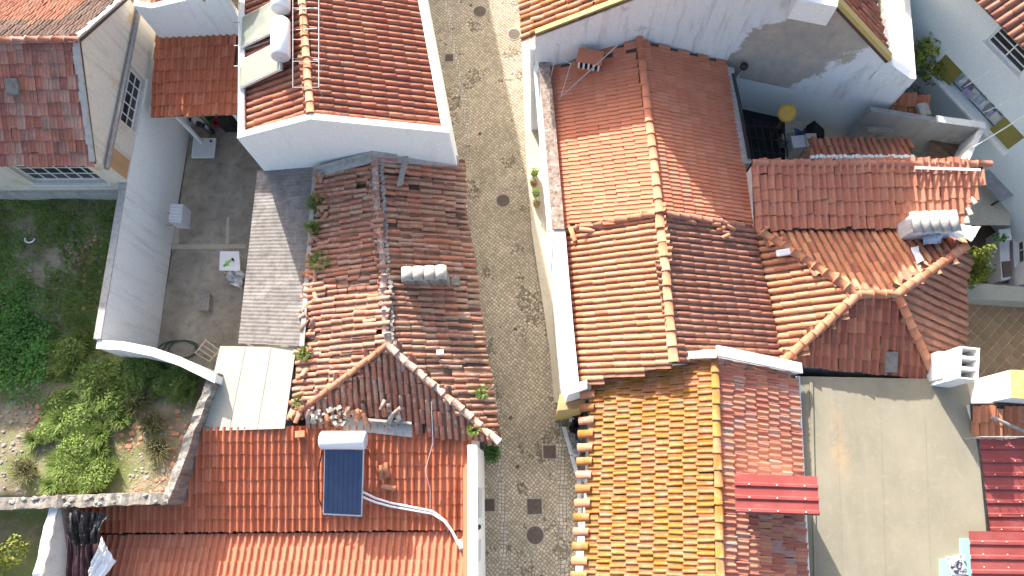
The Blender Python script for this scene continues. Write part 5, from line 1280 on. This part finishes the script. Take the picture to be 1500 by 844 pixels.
ds = thing('yellow_dish', 'round yellow dish tilted on a brown post in the courtyard', 'dish', at(1152, 215, 1.56))
dc = at(1153, 166, 3.3); ax = (CAM-dc).normalized()*.55+V(-.1, -.2, .75)
MB().lathe(dc, [(.02, -.09), (.17, -.05), (.30, .0), (.31, .012), (.17, -.03), (.02, -.06)], 28, ax).build('dish', M['yellow'], ds, smooth=True)
MB().tube([V(dc.x, dc.y+.05, 1.56), dc-ax.normalized()*.08], [.07, .05], 8).build('post', M['brown_floor'], ds)
def clutter(name, mat, u, v, z, sz, rz, label, cat, cham=.03):
    t = thing(name, label, cat, at(u, v, z)); MB().box(at(u, v, z), sz, rz).build('body', M[mat], t, bevel=cham)
    MB().box(at(u, v, z)+V(0, 0, sz[2]+.001), (sz[0]*1.04, sz[1]*1.04, .04), rz).build('lid', M[mat], t, bevel=.01); return t
clutter('storage_box', 'stone', 1147, 212, 1.56, (.4, .3, .5), .1, 'pale storage box beside the metal grille', 'box')
clutter('storage_box', 'tank_end', 1160, 222, 1.56, (.5, .45, .7), .1, 'grey storage box in front of the yellow dish', 'box')
clutter('storage_box', 'stone_pale', 1176, 222, 1.56, (.35, .5, .8), 0, 'light grey box left of the small tiled canopy', 'box')
clutter('water_tank', 'stone', 1283, 203, 1.9, (.5, .42, .5), 0, 'cream plastic tank at the foot of the grey courtyard wall', 'tank', .1)
tag(crumple('blue_cloth', 'bluecloth', [at(1160, 192, 2.2), at(1180, 194, 2.2), at(1180, 206, 2.1), at(1162, 204, 2.1)], 8, .12, seed=41, sc=3), 'dark blue cloth over the courtyard boxes', 'cloth')
tw = thing('dog_kennel', 'small dark pitched kennel roof beside the boxes in the courtyard', 'kennel', at(1193, 205, 1.56))
a_, b_, c_ = at(1181, 203, 2.0), at(1193, 195, 2.35), at(1208, 208, 2.0)
MB().prism([a_, b_, c_], V(.05, .5, 0)).build('roof', M['dark'], tw); MB().down([V(p.x, p.y+.03, 2.0) for p in (a_, c_, c_+V(0, .4, 0), a_+V(0, .4, 0))], 1.56).build('body', M['brown_floor'], tw)
cn = thing('tiled_canopy', 'small clay tiled canopy with white mortar along the shed ridge', 'canopy', at(1260, 220, 1.56))
pC = plane(at(1185, 208, 3.5), at(1330, 210, 3.5), at(1260, 234, 3.85))
poly = [on(pC, 1335, 206), on(pC, 1187, 205), on(pC, 1186, 233), on(pC, 1337, 233)]
roof_plane(cn, pC, poly, 'barrel', .225, .42, 'brown', jit=.2)
mb = MB()
for i in range(26): mb.box(on(pC, 1188+i*5.8, 233)+V(0, 0, .08), (.13, .1, .07+.03*(i % 3)), i*.7)
mb.build('mortar', M['white'], cn)
for u in (1195, 1325): p = on(pC, u, 212); MB().box(V(p.x, p.y, 1.56), (.1, .1, p.z-1.7)).build('post', M['wood'], cn)
gw2 = thing('courtyard_wall', 'mottled grey courtyard wall with a pale top returning to the shed roof', 'wall', at(1360, 190, 0))
a_, b_ = at(1276, 163, 3.7), at(1434, 189, 3.7); c_ = at(1408, 240, 3.7)
MB().prism([V(a_.x, a_.y, 0), V(b_.x, b_.y, 0), b_, a_], V(0, .18, 0)).build('wall', M['grey_wall'], gw2)
MB().prism([V(b_.x, b_.y, 0), V(c_.x, c_.y, 0), V(c_.x+.2, c_.y, 0), V(b_.x+.2, b_.y, 0)], V(0, 0, 3.69)).build('return_wall', M['white_old'], gw2)
MB().prism([at(1372, 179, 3.71), b_+V(.2, 0, .01), b_+V(.2, .22, .01), at(1372, 179, 3.71)+V(0, .22, 0)], V(0, 0, .05)).build('coping', M['white'], gw2)
MB().box(on(wallplane(a_, b_), 1290, 187)+V(0, -.1, 0), (.9, .2, .08)).build('shelf', M['stone'], gw2)
tag(crumple('rusty_sheet', 'brown_floor', [at(1362, 206, 2.6), at(1405, 205, 2.6), at(1406, 233, 2.6), at(1362, 233, 2.6)], 6, .08, seed=44), 'rusty brown sheet inside the corner of the grey courtyard wall', 'sheet')
mn = thing('tile_patch_roof', 'small sunlit clay roof tucked behind the gable house corner', 'roof', at(1330, 155, 0))
pM = plane(at(1300, 135, 3.3), at(1358, 138, 3.3), at(1330, 172, 2.95))
poly = [on(pM, 1285, 174), on(pM, 1358, 176), on(pM, 1357, 137), on(pM, 1290, 133)]
roof_plane(mn, pM, poly, 'lusa', .225, .42, 'barrel', jit=.15)
MB().down([p-V(0, 0, .13) for p in poly], G0).build('wall', M['white_old'], mn)
tag(MB().box(at(1350, 164, 3.3), (.35, .5, .2), .2).build('mortar_lump', M['concrete'], bevel=.05), 'grey mortar block on the corner of the small sunlit roof', 'block')
# bush between gable house and blue house
bush('citrus_tree', 'yellow green leafy tree between the gable house and pale blue house', at(1352, 92, 2.4), V(1.0, 1.0, 1.1), 3200, .15, 'bush', 'tree', 5, 6, 16)
mb = MB(); rg = random.Random(91)
for _ in range(900):
    q = at(rg.uniform(1338, 1362), rg.uniform(70, 138), 2.2); leaves(mb, q, V(.1, .1, .2), 1, .1, rg)
o = mb.build('dry_undergrowth', M['dry']); o['kind'] = 'stuff'; o['label'] = 'dry yellowish undergrowth below the citrus tree'
# ================================================================== BLUE HOUSE, top right
th = thing('blue_house', 'pale blue white house with a long loggia hung with washing', 'house', at(1480, 100, 0))
ZL = 6.6
a_, b_ = at(1438, -14, ZL), at(1506, 54, ZL); a_.z = b_.z = 0
d = (b_-a_).normalized(); inn = V(-d.y, d.x, 0); inn = inn if inn.x > 0 else -inn
Ast = a_-d*5; Ben = a_+d*13
wpb = wallplane(Ast, Ben)
def bs(u, v): p = on(wpb, u, v); return (V(p.x, p.y, 0)-Ast).dot(d), p.z
s_a, z_a = bs(1384.5, 78); s_b, z_b = bs(1363, 103); s_c, z_c = bs(1500, 201); s_d, z_d = bs(1474, 222)
logR = ((s_a+s_b)/2, (s_c+s_d)/2, (z_b+z_d)/2, (z_a+z_c)/2)
ws0, wz0 = bs(1455, 72); ws1, wz1 = bs(1476, 50); ws2, wz2 = bs(1500, 86)
w5 = bs(1482, 100)
winR = (bs(1466, 61)[0]-.35, bs(1491, 93)[0]+.3, bs(1468, 86)[1], bs(1489, 63)[1])
mb = MB(); facade(mb, Ast, Ben, 0, ZL, inn, .3, [logR, winR]); mb.build('wall', M['blue_white'], th)
window(th, Ast, Ben, winR, inn, 2, 3, depth=.08)
O = V(Ast.x, Ast.y, 0)
MB().obox(O+d*logR[0]+V(0, 0, logR[2])+inn*1.1, d*(logR[1]-logR[0]), inn*.1, V(0, 0, logR[3]-logR[2])).build('loggia_back', M['dark'], th)
MB().obox(O+d*logR[0]+V(0, 0, logR[2]-.12)+inn*.31, d*(logR[1]-logR[0]), inn*.9, V(0, 0, .11)).build('loggia_floor', M['dark'], th)
MB().obox(O+d*(logR[0]-.1)+V(0, 0, logR[2]-.1)-inn*.12, d*(logR[1]-logR[0]+.2), inn*.118, V(0, 0, .09)).build('loggia_ledge', M['white_clean'], th)
Lg = logR[1]-logR[0]
for x0, x1 in ((0, .22), (.76, 1.0)):
    MB().obox(O+d*(logR[0]+Lg*x0)+V(0, 0, logR[2]+.005)+inn*.1, d*(Lg*(x1-x0)), inn*.03, V(0, 0, logR[3]-logR[2]-.01)).build('awning', M['olive'], th)
rg = random.Random(17)
ORD = ['first white', 'second, grey', 'third, lilac', 'fourth, pale grey', 'fifth, pale blue', 'sixth, brownish', 'seventh, white', 'eighth, grey', 'ninth, lilac', 'tenth, pale grey', 'last, pale blue']
cl = ['paper', 'greycloth', 'lilac', 'frame', 'bluetarp', 'stone']
for i in range(11):
    x = logR[0]+Lg*(.25+.047*i); wd_ = rg.uniform(.22, .4); hh = rg.uniform(.28, .6)*(logR[3]-logR[2]); p = O+d*x+V(0, 0, logR[2]+.15+hh)+inn*rg.uniform(.14, .3)
    o = crumple('washing', cl[i % 6], [p, p+d*wd_, p+d*wd_-V(0, 0, hh), p-V(0, 0, hh)], 6, .05, seed=50+i, sc=5)
    tag(o, ORD[i]+' piece of washing from the left on the loggia line', 'washing', 'washing on the loggia line')
wl_ = MB().tube([O+d*(logR[0]+Lg*.22)+V(0, 0, logR[3]-.12)+inn*.2, O+d*(logR[0]+Lg*.78)+V(0, 0, logR[3]-.12)+inn*.2], .01, 5).build('washing_line', M['wire']); tag(wl_, 'washing line stretched across the dark loggia', 'line')
eR = [O+d*0+V(0, 0, ZL)-inn*.35, O+d*18+V(0, 0, ZL)-inn*.35]
pBl = plane(eR[0], eR[1], eR[0]+inn*4+V(0, 0, 1.6))
poly = [eR[0], eR[1], eR[1]+inn*4+V(0, 0, 1.6), eR[0]+inn*4+V(0, 0, 1.6)]
roof_plane(th, pBl, poly, 'barrel', .25, .42, 'barrel_dark', jit=.1)
MB().down([p-V(0, 0, .14)-inn*0 for p in [eR[0]+inn*.7, eR[1]+inn*.7, poly[2], poly[3]]], G0).build('rear_wall', M['blue_white'], th)
# overhead cables
for i, (p, q, lab) in enumerate((((1412, 128, 4.6), (1530, 48, 6.2), 'uppermost pale cable crossing the pale blue wall'), ((1440, 165, 4.4), (1530, 118, 6.0), 'middle pale cable crossing in front of the loggia'), ((1425, 216, 3.9), (1530, 150, 5.8), 'lowest and thickest pale cable running to the courtyard wall corner'))):
    a_, b_ = at(*p), at(*q); pts = [a_.lerp(b_, t/8)-V(0, 0, .25*math.sin(math.pi*t/8)) for t in range(9)]
    tag(MB().tube(pts, .012 if i < 2 else .022, 5).build('overhead_cable', M['wire'], smooth=True), lab, 'cable')
# ================================================================== PATIO, right edge
MB().poly([at(u, v, .42) for u, v in ((1380, 230), (1700, 230), (1700, 640), (1380, 640))]).build('patio_base', M['grout'])['kind'] = 'structure'
MB().poly([at(u, v, .44) for u, v in ((1384, 225), (1600, 225), (1600, 415), (1384, 415))]).build('patio_floor', M['brown_floor'])['kind'] = 'structure'
pb_ = bpy.data.objects['patio_base']; tm = MB().box((0, 0, 0), (.25, .25, .02)).mesh('paving_tile', M['terracotta'])
rot = math.radians(44); px0 = at(1400, 560, .44)
cntt = 0
for i in range(-25, 30):
    for j in range(-25, 30):
        p = px0+Matrix.Rotation(rot, 3, 'Z') @ V(i*.285, j*.285, 0); u, v = px(p)
        if 1395 < u < 1540 and 432 < v < 575:
            o = bpy.data.objects.new('paving_tile', tm); col.objects.link(o); o.parent = pb_; o.matrix_basis = Matrix.Translation(V(p.x, p.y, .42+R.uniform(0, .003))) @ Matrix.Rotation(rot, 4, 'Z'); cntt += 1
lw = thing('patio_wall', 'low white wall separating the brown yard from the terracotta patio', 'wall', at(1450, 430, .44))
MB().down([at(1408, 413, 1.1), at(1560, 424, 1.1), at(1560, 446, 1.1), at(1408, 436, 1.1)], .3).build('wall', M['sheet_pale'], lw, bevel=.02)
bush('bush', 'bright yellow green bush beside the hipped roof eave', at(1392, 412, .44), V(.42, .5, 1.5), 1600, .13, 'bush', seed=8, clumps=9)
an_ = thing('white_annex', 'white annex with a small grid window at the right picture edge', 'building', at(1520, 370, 0))
Aw, Bw = at(1474, 312, .44), at(1478, 424, .44); Aw.z = Bw.z = 0; dd = (Bw-Aw).normalized(); i2 = V(1, 0, 0)
wpa = wallplane(Aw, Bw); wa, wb = on(wpa, 1487, 350), on(wpa, 1489, 388)
s0_, s1_ = (V(wa.x, wa.y, 0)-Aw).dot(dd), (V(wb.x, wb.y, 0)-Aw).dot(dd)
mb = MB(); rc_ = (s0_, s1_, wa.z, wa.z+.9); facade(mb, Aw, Bw, 0, 2.6, i2, .2, [rc_]); mb.build('wall', M['white_clean'], an_)
window(an_, Aw, Bw, rc_, i2, 2, 3, depth=.06)
MB().down([V(p.x, p.y, 2.65) for p in (Aw+V(-.03, .03, 0), Bw+V(-.03, -.03, 0), Bw+V(3, 0, 0), Aw+V(3, 0, 0))], 2.6).build('roof_slab', M['concrete'], an_)
ct = thing('outdoor_counter', 'pale grey outdoor counter with dark leaves standing in the brown yard', 'counter', at(1462, 360, .44))
MB().down([at(1463, 338, 1.2), at(1478, 337, 1.2), at(1481, 408, 1.2), at(1467, 410, 1.2)], .44).build('cabinet', M['tank_end'], ct, bevel=.02)
MB().prism([at(1462, 337, 1.21), at(1479, 335, 1.21), at(1481, 352, 1.21), at(1464, 354, 1.21)], V(0, 0, .04)).build('worktop', M['white_clean'], ct)
MB().prism([at(1467, 384, 1.21), at(1479, 383, 1.21), at(1481, 405, 1.21), at(1469, 407, 1.21)], V(0, 0, .05)).build('basin', M['lid'], ct)
mb = MB(); leaves(mb, at(1466, 347, 1.5), V(.25, .25, .1), 20, .2, random.Random(3)); tag(mb.build('potted_leaves', M['leafy']), 'dark plant leaves on the pale outdoor counter', 'plant')
dk_ = thing('dark_awning', 'dark grey sheet lying at an angle over the brown yard corner', 'awning', at(1440, 265, .44))
MB().prism([at(1452, 246, 2.2), at(1485, 286, 2.2), at(1466, 296, 2.0), at(1436, 262, 2.0)], V(0, 0, -.05)).build('sheet', M['greycloth'], dk_)
for u, v in ((1454, 250), (1466, 292)): p = at(u, v, 2.05); MB().box(V(p.x, p.y, .44), (.05, .05, 1.5)).build('post', M['black'], dk_)
# ================================================================== YELLOW LICHEN HOUSE
th = thing('lichen_roof_house', 'house with golden lichen roof to the street and faded red slope behind', 'house', at(1010, 700, 0))
ZY = 5.3
r0, r1 = at(1047, 524, ZY), at(1057, 900, ZY)
pYW = plane(r0, r1, at(872, 844, 3.95)); pYE = plane(r0, r1, at(1180, 844, 4.25))
a0, a1 = on(pYW, 868, 531), on(pYW, 851, 900); c0, c1 = on(pYE, 1166, 551), on(pYE, 1183, 900)
k0 = roof_plane(th, pYW, [a1, r1, r0, a0], 'lusa_low', .17, .385, 'gold', up=(r0-a0)+(r1-a1), jit=.12, wave=.012, over=-.02, stagger=True)
k1 = roof_plane(th, pYE, [c0, r0, r1, c1], 'lusa_low', .17, .385, 'pink', up=(r0-c0)+(r1-c1), jit=.12, wave=.012, stagger=True)
ridge_line(th, k0, r1, r0, 'gold', .24, .42, .04, .3)
dE = a0-a1; LE = dE.length; dE.normalize(); nE = int(LE/.37)
upv = ((r0-a0)+(r1-a1)).normalized()
for i in range(nE):
    p = a1+dE*(i+.5)*LE/nE-upv*.12+V(0, 0, .05); e_ = upv.cross(pYW[1]).normalized()
    m_ = frame_axes(e_, upv, pYW[1], p); o = bpy.data.objects.new('eave_tile', tile_mesh('barrel', .34, .40, ('gold', 'barrel', 'gold', 'old')[(i*7) % 4], 1+i % 3)); col.objects.link(o); o.parent = k0; o.matrix_basis = m_
b = MB()
ins = upv*.25
b.down([p-V(0, 0, .13) for p in (a1+ins, r1, r0, a0+ins)], G0); b.down([p-V(0, 0, .13) for p in (c0, r0, r1, c1)], G0); b.build('wall', M['white'], th)
g_ = [on(pYW, 858, 531), on(pYW, 1046, 521)]
MB().prism([g_[0]+V(.1, -.06, .1), r0+V(-.01, -.06, .13), r0+V(-.01, .16, .13), g_[0]+V(.1, .16, .1)], V(0, 0, .15)).build('verge_coping', M['stone_pale'], th, bevel=.012)
c0b = on(pYE, 1172, 549); MB().prism([r0+V(0.01, .0, .14), c0b+V(0, 0, .1), c0b+V(0, .3, .1), r0+V(.01, .3, .14)], V(0, 0, .14)).build('verge_coping', M['white_clean'], th, bevel=.012)
MB().prism([r0+V(0, .25, -.1), c0b+V(0, .25, -.1), V(c0b.x, c0b.y+.25, 3.5), V(g_[0].x, g_[0].y+.25, 3.2), g_[0]+V(0, .25, -.1)], V(0, -.2, 0)).build('north_wall', M['white'], th)
ga_, gb_ = on(pYE, 1170, 551)+V(0, 0, -.02), on(pYE, 1187, 900)+V(0, 0, -.02)
MB().tube([ga_, gb_], .045, 8).build('gutter', M['paint_w'], th, smooth=True)
MB().obox(ga_-V(.12, 0, .02), gb_-ga_, V(.06, 0, 0), V(0, 0, .05)).build('fascia', M['pave'], th)
# red sheet lid over a small roof housing
rs = thing('sheet_covered_housing', 'red ribbed steel sheet lid over a roof housing on the faded red slope', 'metal sheet', at(1135, 725, 4.5))
o_ = at(1076, 694, 5.62); e_ = at(1197, 698, 5.56)-o_; b_ = at(1077, 751, 5.7)-o_
wave_sheet(o_, e_, b_, .36, .045, 'rib').build('sheet', M['redsheet'], rs)
screws(rs, o_, e_, b_, 3, 3)
q_ = [o_+e_*.2+b_*.06, o_+e_*.97+b_*.06, o_+e_*.97+b_*.97, o_+e_*.2+b_*.97]
MB().down([p-V(0, 0, .02) for p in q_], 3.5).build('housing', M['white_old'], rs)
# ================================================================== FLAT ROOF
fr_ = thing('flat_roof_building', 'flat roofed building with a large plain grey green membrane roof', 'building', at(1310, 700, 0))
fp = [at(u, v, 3.92) for u, v in ((1168, 551), (1418, 556), (1436, 680), (1452, 844), (1458, 940), (1184, 940))]
MB().down(fp, G0).build('roof_slab', M['membrane'], fr_, bevel=.02)
for x0, x1 in ((1223, 1237), (1288, 1299), (1352, 1366)):
    MB().prism([at(x0-2, 557, 3.923), at(x0+1, 557, 3.923), at(x1+1, 935, 3.923), at(x1-2, 935, 3.923)], V(0, 0, .004)).build('membrane_seam', M['membrane'], fr_)
MB().prism([at(1186, 560, 3.94), at(1190, 560, 3.94), at(1198, 935, 3.94), at(1194, 935, 3.94)], V(0, 0, .03)).build('edge_flashing', M['membrane'], fr_)
# ================================================================== RED SHEET ROOFS, right edge
rs1 = thing('red_sheet_roof', 'red ribbed steel roof right of the flat roof', 'roof', at(1480, 700, 0))
o_ = at(1434, 640, 3.88); a_ = at(1560, 640, 3.88)-o_; b_ = at(1452, 800, 3.6)-o_
wave_sheet(o_, a_, b_, .36, .04, 'rib').build('sheet', M['redsheet'], rs1)
screws(rs1, o_, a_, b_, 4, 8)
MB().down([o_+V(.05, 0, -.06), o_+a_+V(0, 0, -.06), o_+a_+b_+V(0, 0, -.06), o_+b_+V(.05, 0, -.06)], G0).build('wall', M['white'], rs1)
rs2 = thing('red_sheet_roof', 'red ribbed steel sheet overlapping the flat roof at the bottom right corner', 'roof', at(1480, 820, 0))
o_ = at(1419, 778, 4.2); a_ = at(1560, 780, 4.2)-o_; b_ = at(1428, 930, 4.1)-o_
wave_sheet(o_, a_, b_, .36, .04, 'rib').build('sheet', M['redsheet'], rs2)
screws(rs2, o_, a_, b_, 4, 8)
for t in (.3, .8): p = o_+a_*t+b_*.3; MB().box(V(p.x, p.y, 2.9), (.08, .08, p.z-2.95)).build('post', M['wood'], rs2)
cy = thing('foam_board', 'cyan foam board lying on the flat roof beside the lower red sheet', 'board', at(1410, 820, 3.92))
MB().prism([at(1405, 789, 3.93), at(1421, 789, 3.93), at(1428, 900, 3.93), at(1408, 900, 3.93)], V(0, 0, .04)).build('board', M['cyan'], cy)
cy2 = thing('foam_board', 'cyan foam board at the bottom picture edge under the crumpled bag', 'board', at(1390, 835, 3.92))
MB().prism([at(1375, 820, 3.93), at(1407, 812, 3.93), at(1408, 900, 3.93), at(1378, 900, 3.93)], V(0, 0, .05)).build('board', M['cyan'], cy2)
tag(crumple('crumpled_bag', 'paper', [at(1386, 816, 4.0), at(1409, 812, 4.0), at(1416, 842, 4.0), at(1392, 848, 4.0)], 12, .1, seed=61, sc=4), 'crumpled white bag on the cyan foam boards', 'bag')
tag(crumple('grey_rag', 'greycloth', [at(1388, 826, 4.1), at(1404, 818, 4.1), at(1413, 838, 4.1), at(1398, 842, 4.1)], 10, .1, seed=63, sc=6), 'grey rag on the crumpled white bag', 'rag')
# white chimney stack and small tiled roof at the right edge
wc = thing('white_chimney', 'broad white chimney stack with a yellow lichened top at the right edge', 'chimney', at(1500, 580, 0))
T = [at(1479, 542, 4.95), at(1535, 544, 4.95), at(1537, 587, 4.95), at(1481, 583, 4.95)]
MB().down(T, 2.8).build('stack', M['white_clean'], wc, bevel=.015)
MB().prism([p+V(0, 0, .002) for p in T], V(0, 0, .03)).build('top', M['lichen_cap'], wc)
sr = thing('small_tile_roof', 'small clay tile roof below the broad white chimney', 'roof', at(1470, 620, 0))
pR = plane(at(1430, 600, 4.15), at(1500, 600, 4.15), at(1460, 636, 3.9))
poly = [on(pR, 1427, 638), on(pR, 1560, 640), on(pR, 1560, 590), on(pR, 1424, 592)]
roof_plane(sr, pR, poly, 'lusa', .225, .42, 'barrel', jit=.15)
MB().down([p-V(0, 0, .13) for p in poly], G0).build('wall', M['white'], sr)
gtr = MB().tube([on(pR, 1446, 612)+V(0, 0, .2), on(pR, 1490, 634)+V(0, 0, .3)], .05, 8).build('gutter', M['gutter'], sr)
rl2 = thing('roof_railing', 'thin dark railing throwing diagonal shadows over the red roof', 'railing', at(1450, 640, 3.4))
pr_ = [at(1436+i*13, 640, 4.7) for i in range(6)]
MB().tube(pr_, .018, 5).build('top_rail', M['gutter'], rl2)
for p in pr_: MB().tube([p, V(p.x, p.y, 3.8)], .014, 5).build('post', M['gutter'], rl2)

# ================================================================== STREET LIDS
def lid(u, v, r, label, square=False):
    p = at(u, v, SZ+.006); t = thing('manhole_cover' if not square else 'drain_grate', label, 'manhole cover' if not square else 'drain', p)
    if square:
        MB().box(p, (r*2+.08, r*2+.08, .008), .03).build('surround', M['lid_frame'], t); MB().box(p+V(0, 0, .009), (r*2, r*2, .012), .03).build('plate', M['lid'], t)
        for i in range(7): MB().box(p+V(-r*.8+r*1.6*i/6, 0, .0215), (.018, r*1.7, .008), .03).build('rib', M['lid'], t)
    else:
        MB().lathe(p, [(r+.05, 0), (r+.05, .008), (r, .009)], 28).build('surround', M['lid_frame'], t); MB().lathe(p+V(0, 0, .009), [(r, 0), (r, .010), (r-.04, .013), (r-.06, .009)], 28).build('plate', M['lid'], t)
        for i in range(4): MB().box(p+V(-r*.5+r*.33*i, 0, .0185), (.03, r*1.2, .008), .6).build('rib', M['lid'], t)
lid(703, 17, .27, 'round iron manhole cover at the far top of the street')
lid(753, 50, .25, 'round manhole cover near the top beside the right wall')
lid(737, 294, .26, 'round manhole cover alone in the middle of the street')
lid(784, 784, .29, 'round rusty manhole cover nearest the bottom of the street')
lid(783, 742, .25, 'square iron cover just above the lowest round manhole', True)
lid(716, 740, .20, 'small square drain beside the white street wall', True)
lid(805, 662, .22, 'square drain cover by the raised pavement', True)
lid(658, 85, .17, 'small dark square cover by the white house wall', True)
for i, (u, v) in enumerate(((703, 196), (755, 482), (748, 612), (758, 684), (690, 8))):
    p = at(u, v, SZ+.006); tag(MB().lathe(p, [(.07, 0), (.07, .01), (.05, .014)], 12).build('valve_cover', M['lid']), ['tiny dark valve cover above the street middle', 'tiny valve cover beside the old roof', 'tiny valve cover level with the old house corner', 'lowest tiny valve cover', 'tiny valve cover left of the top manhole'][i], 'valve cover')
finish_tiles()
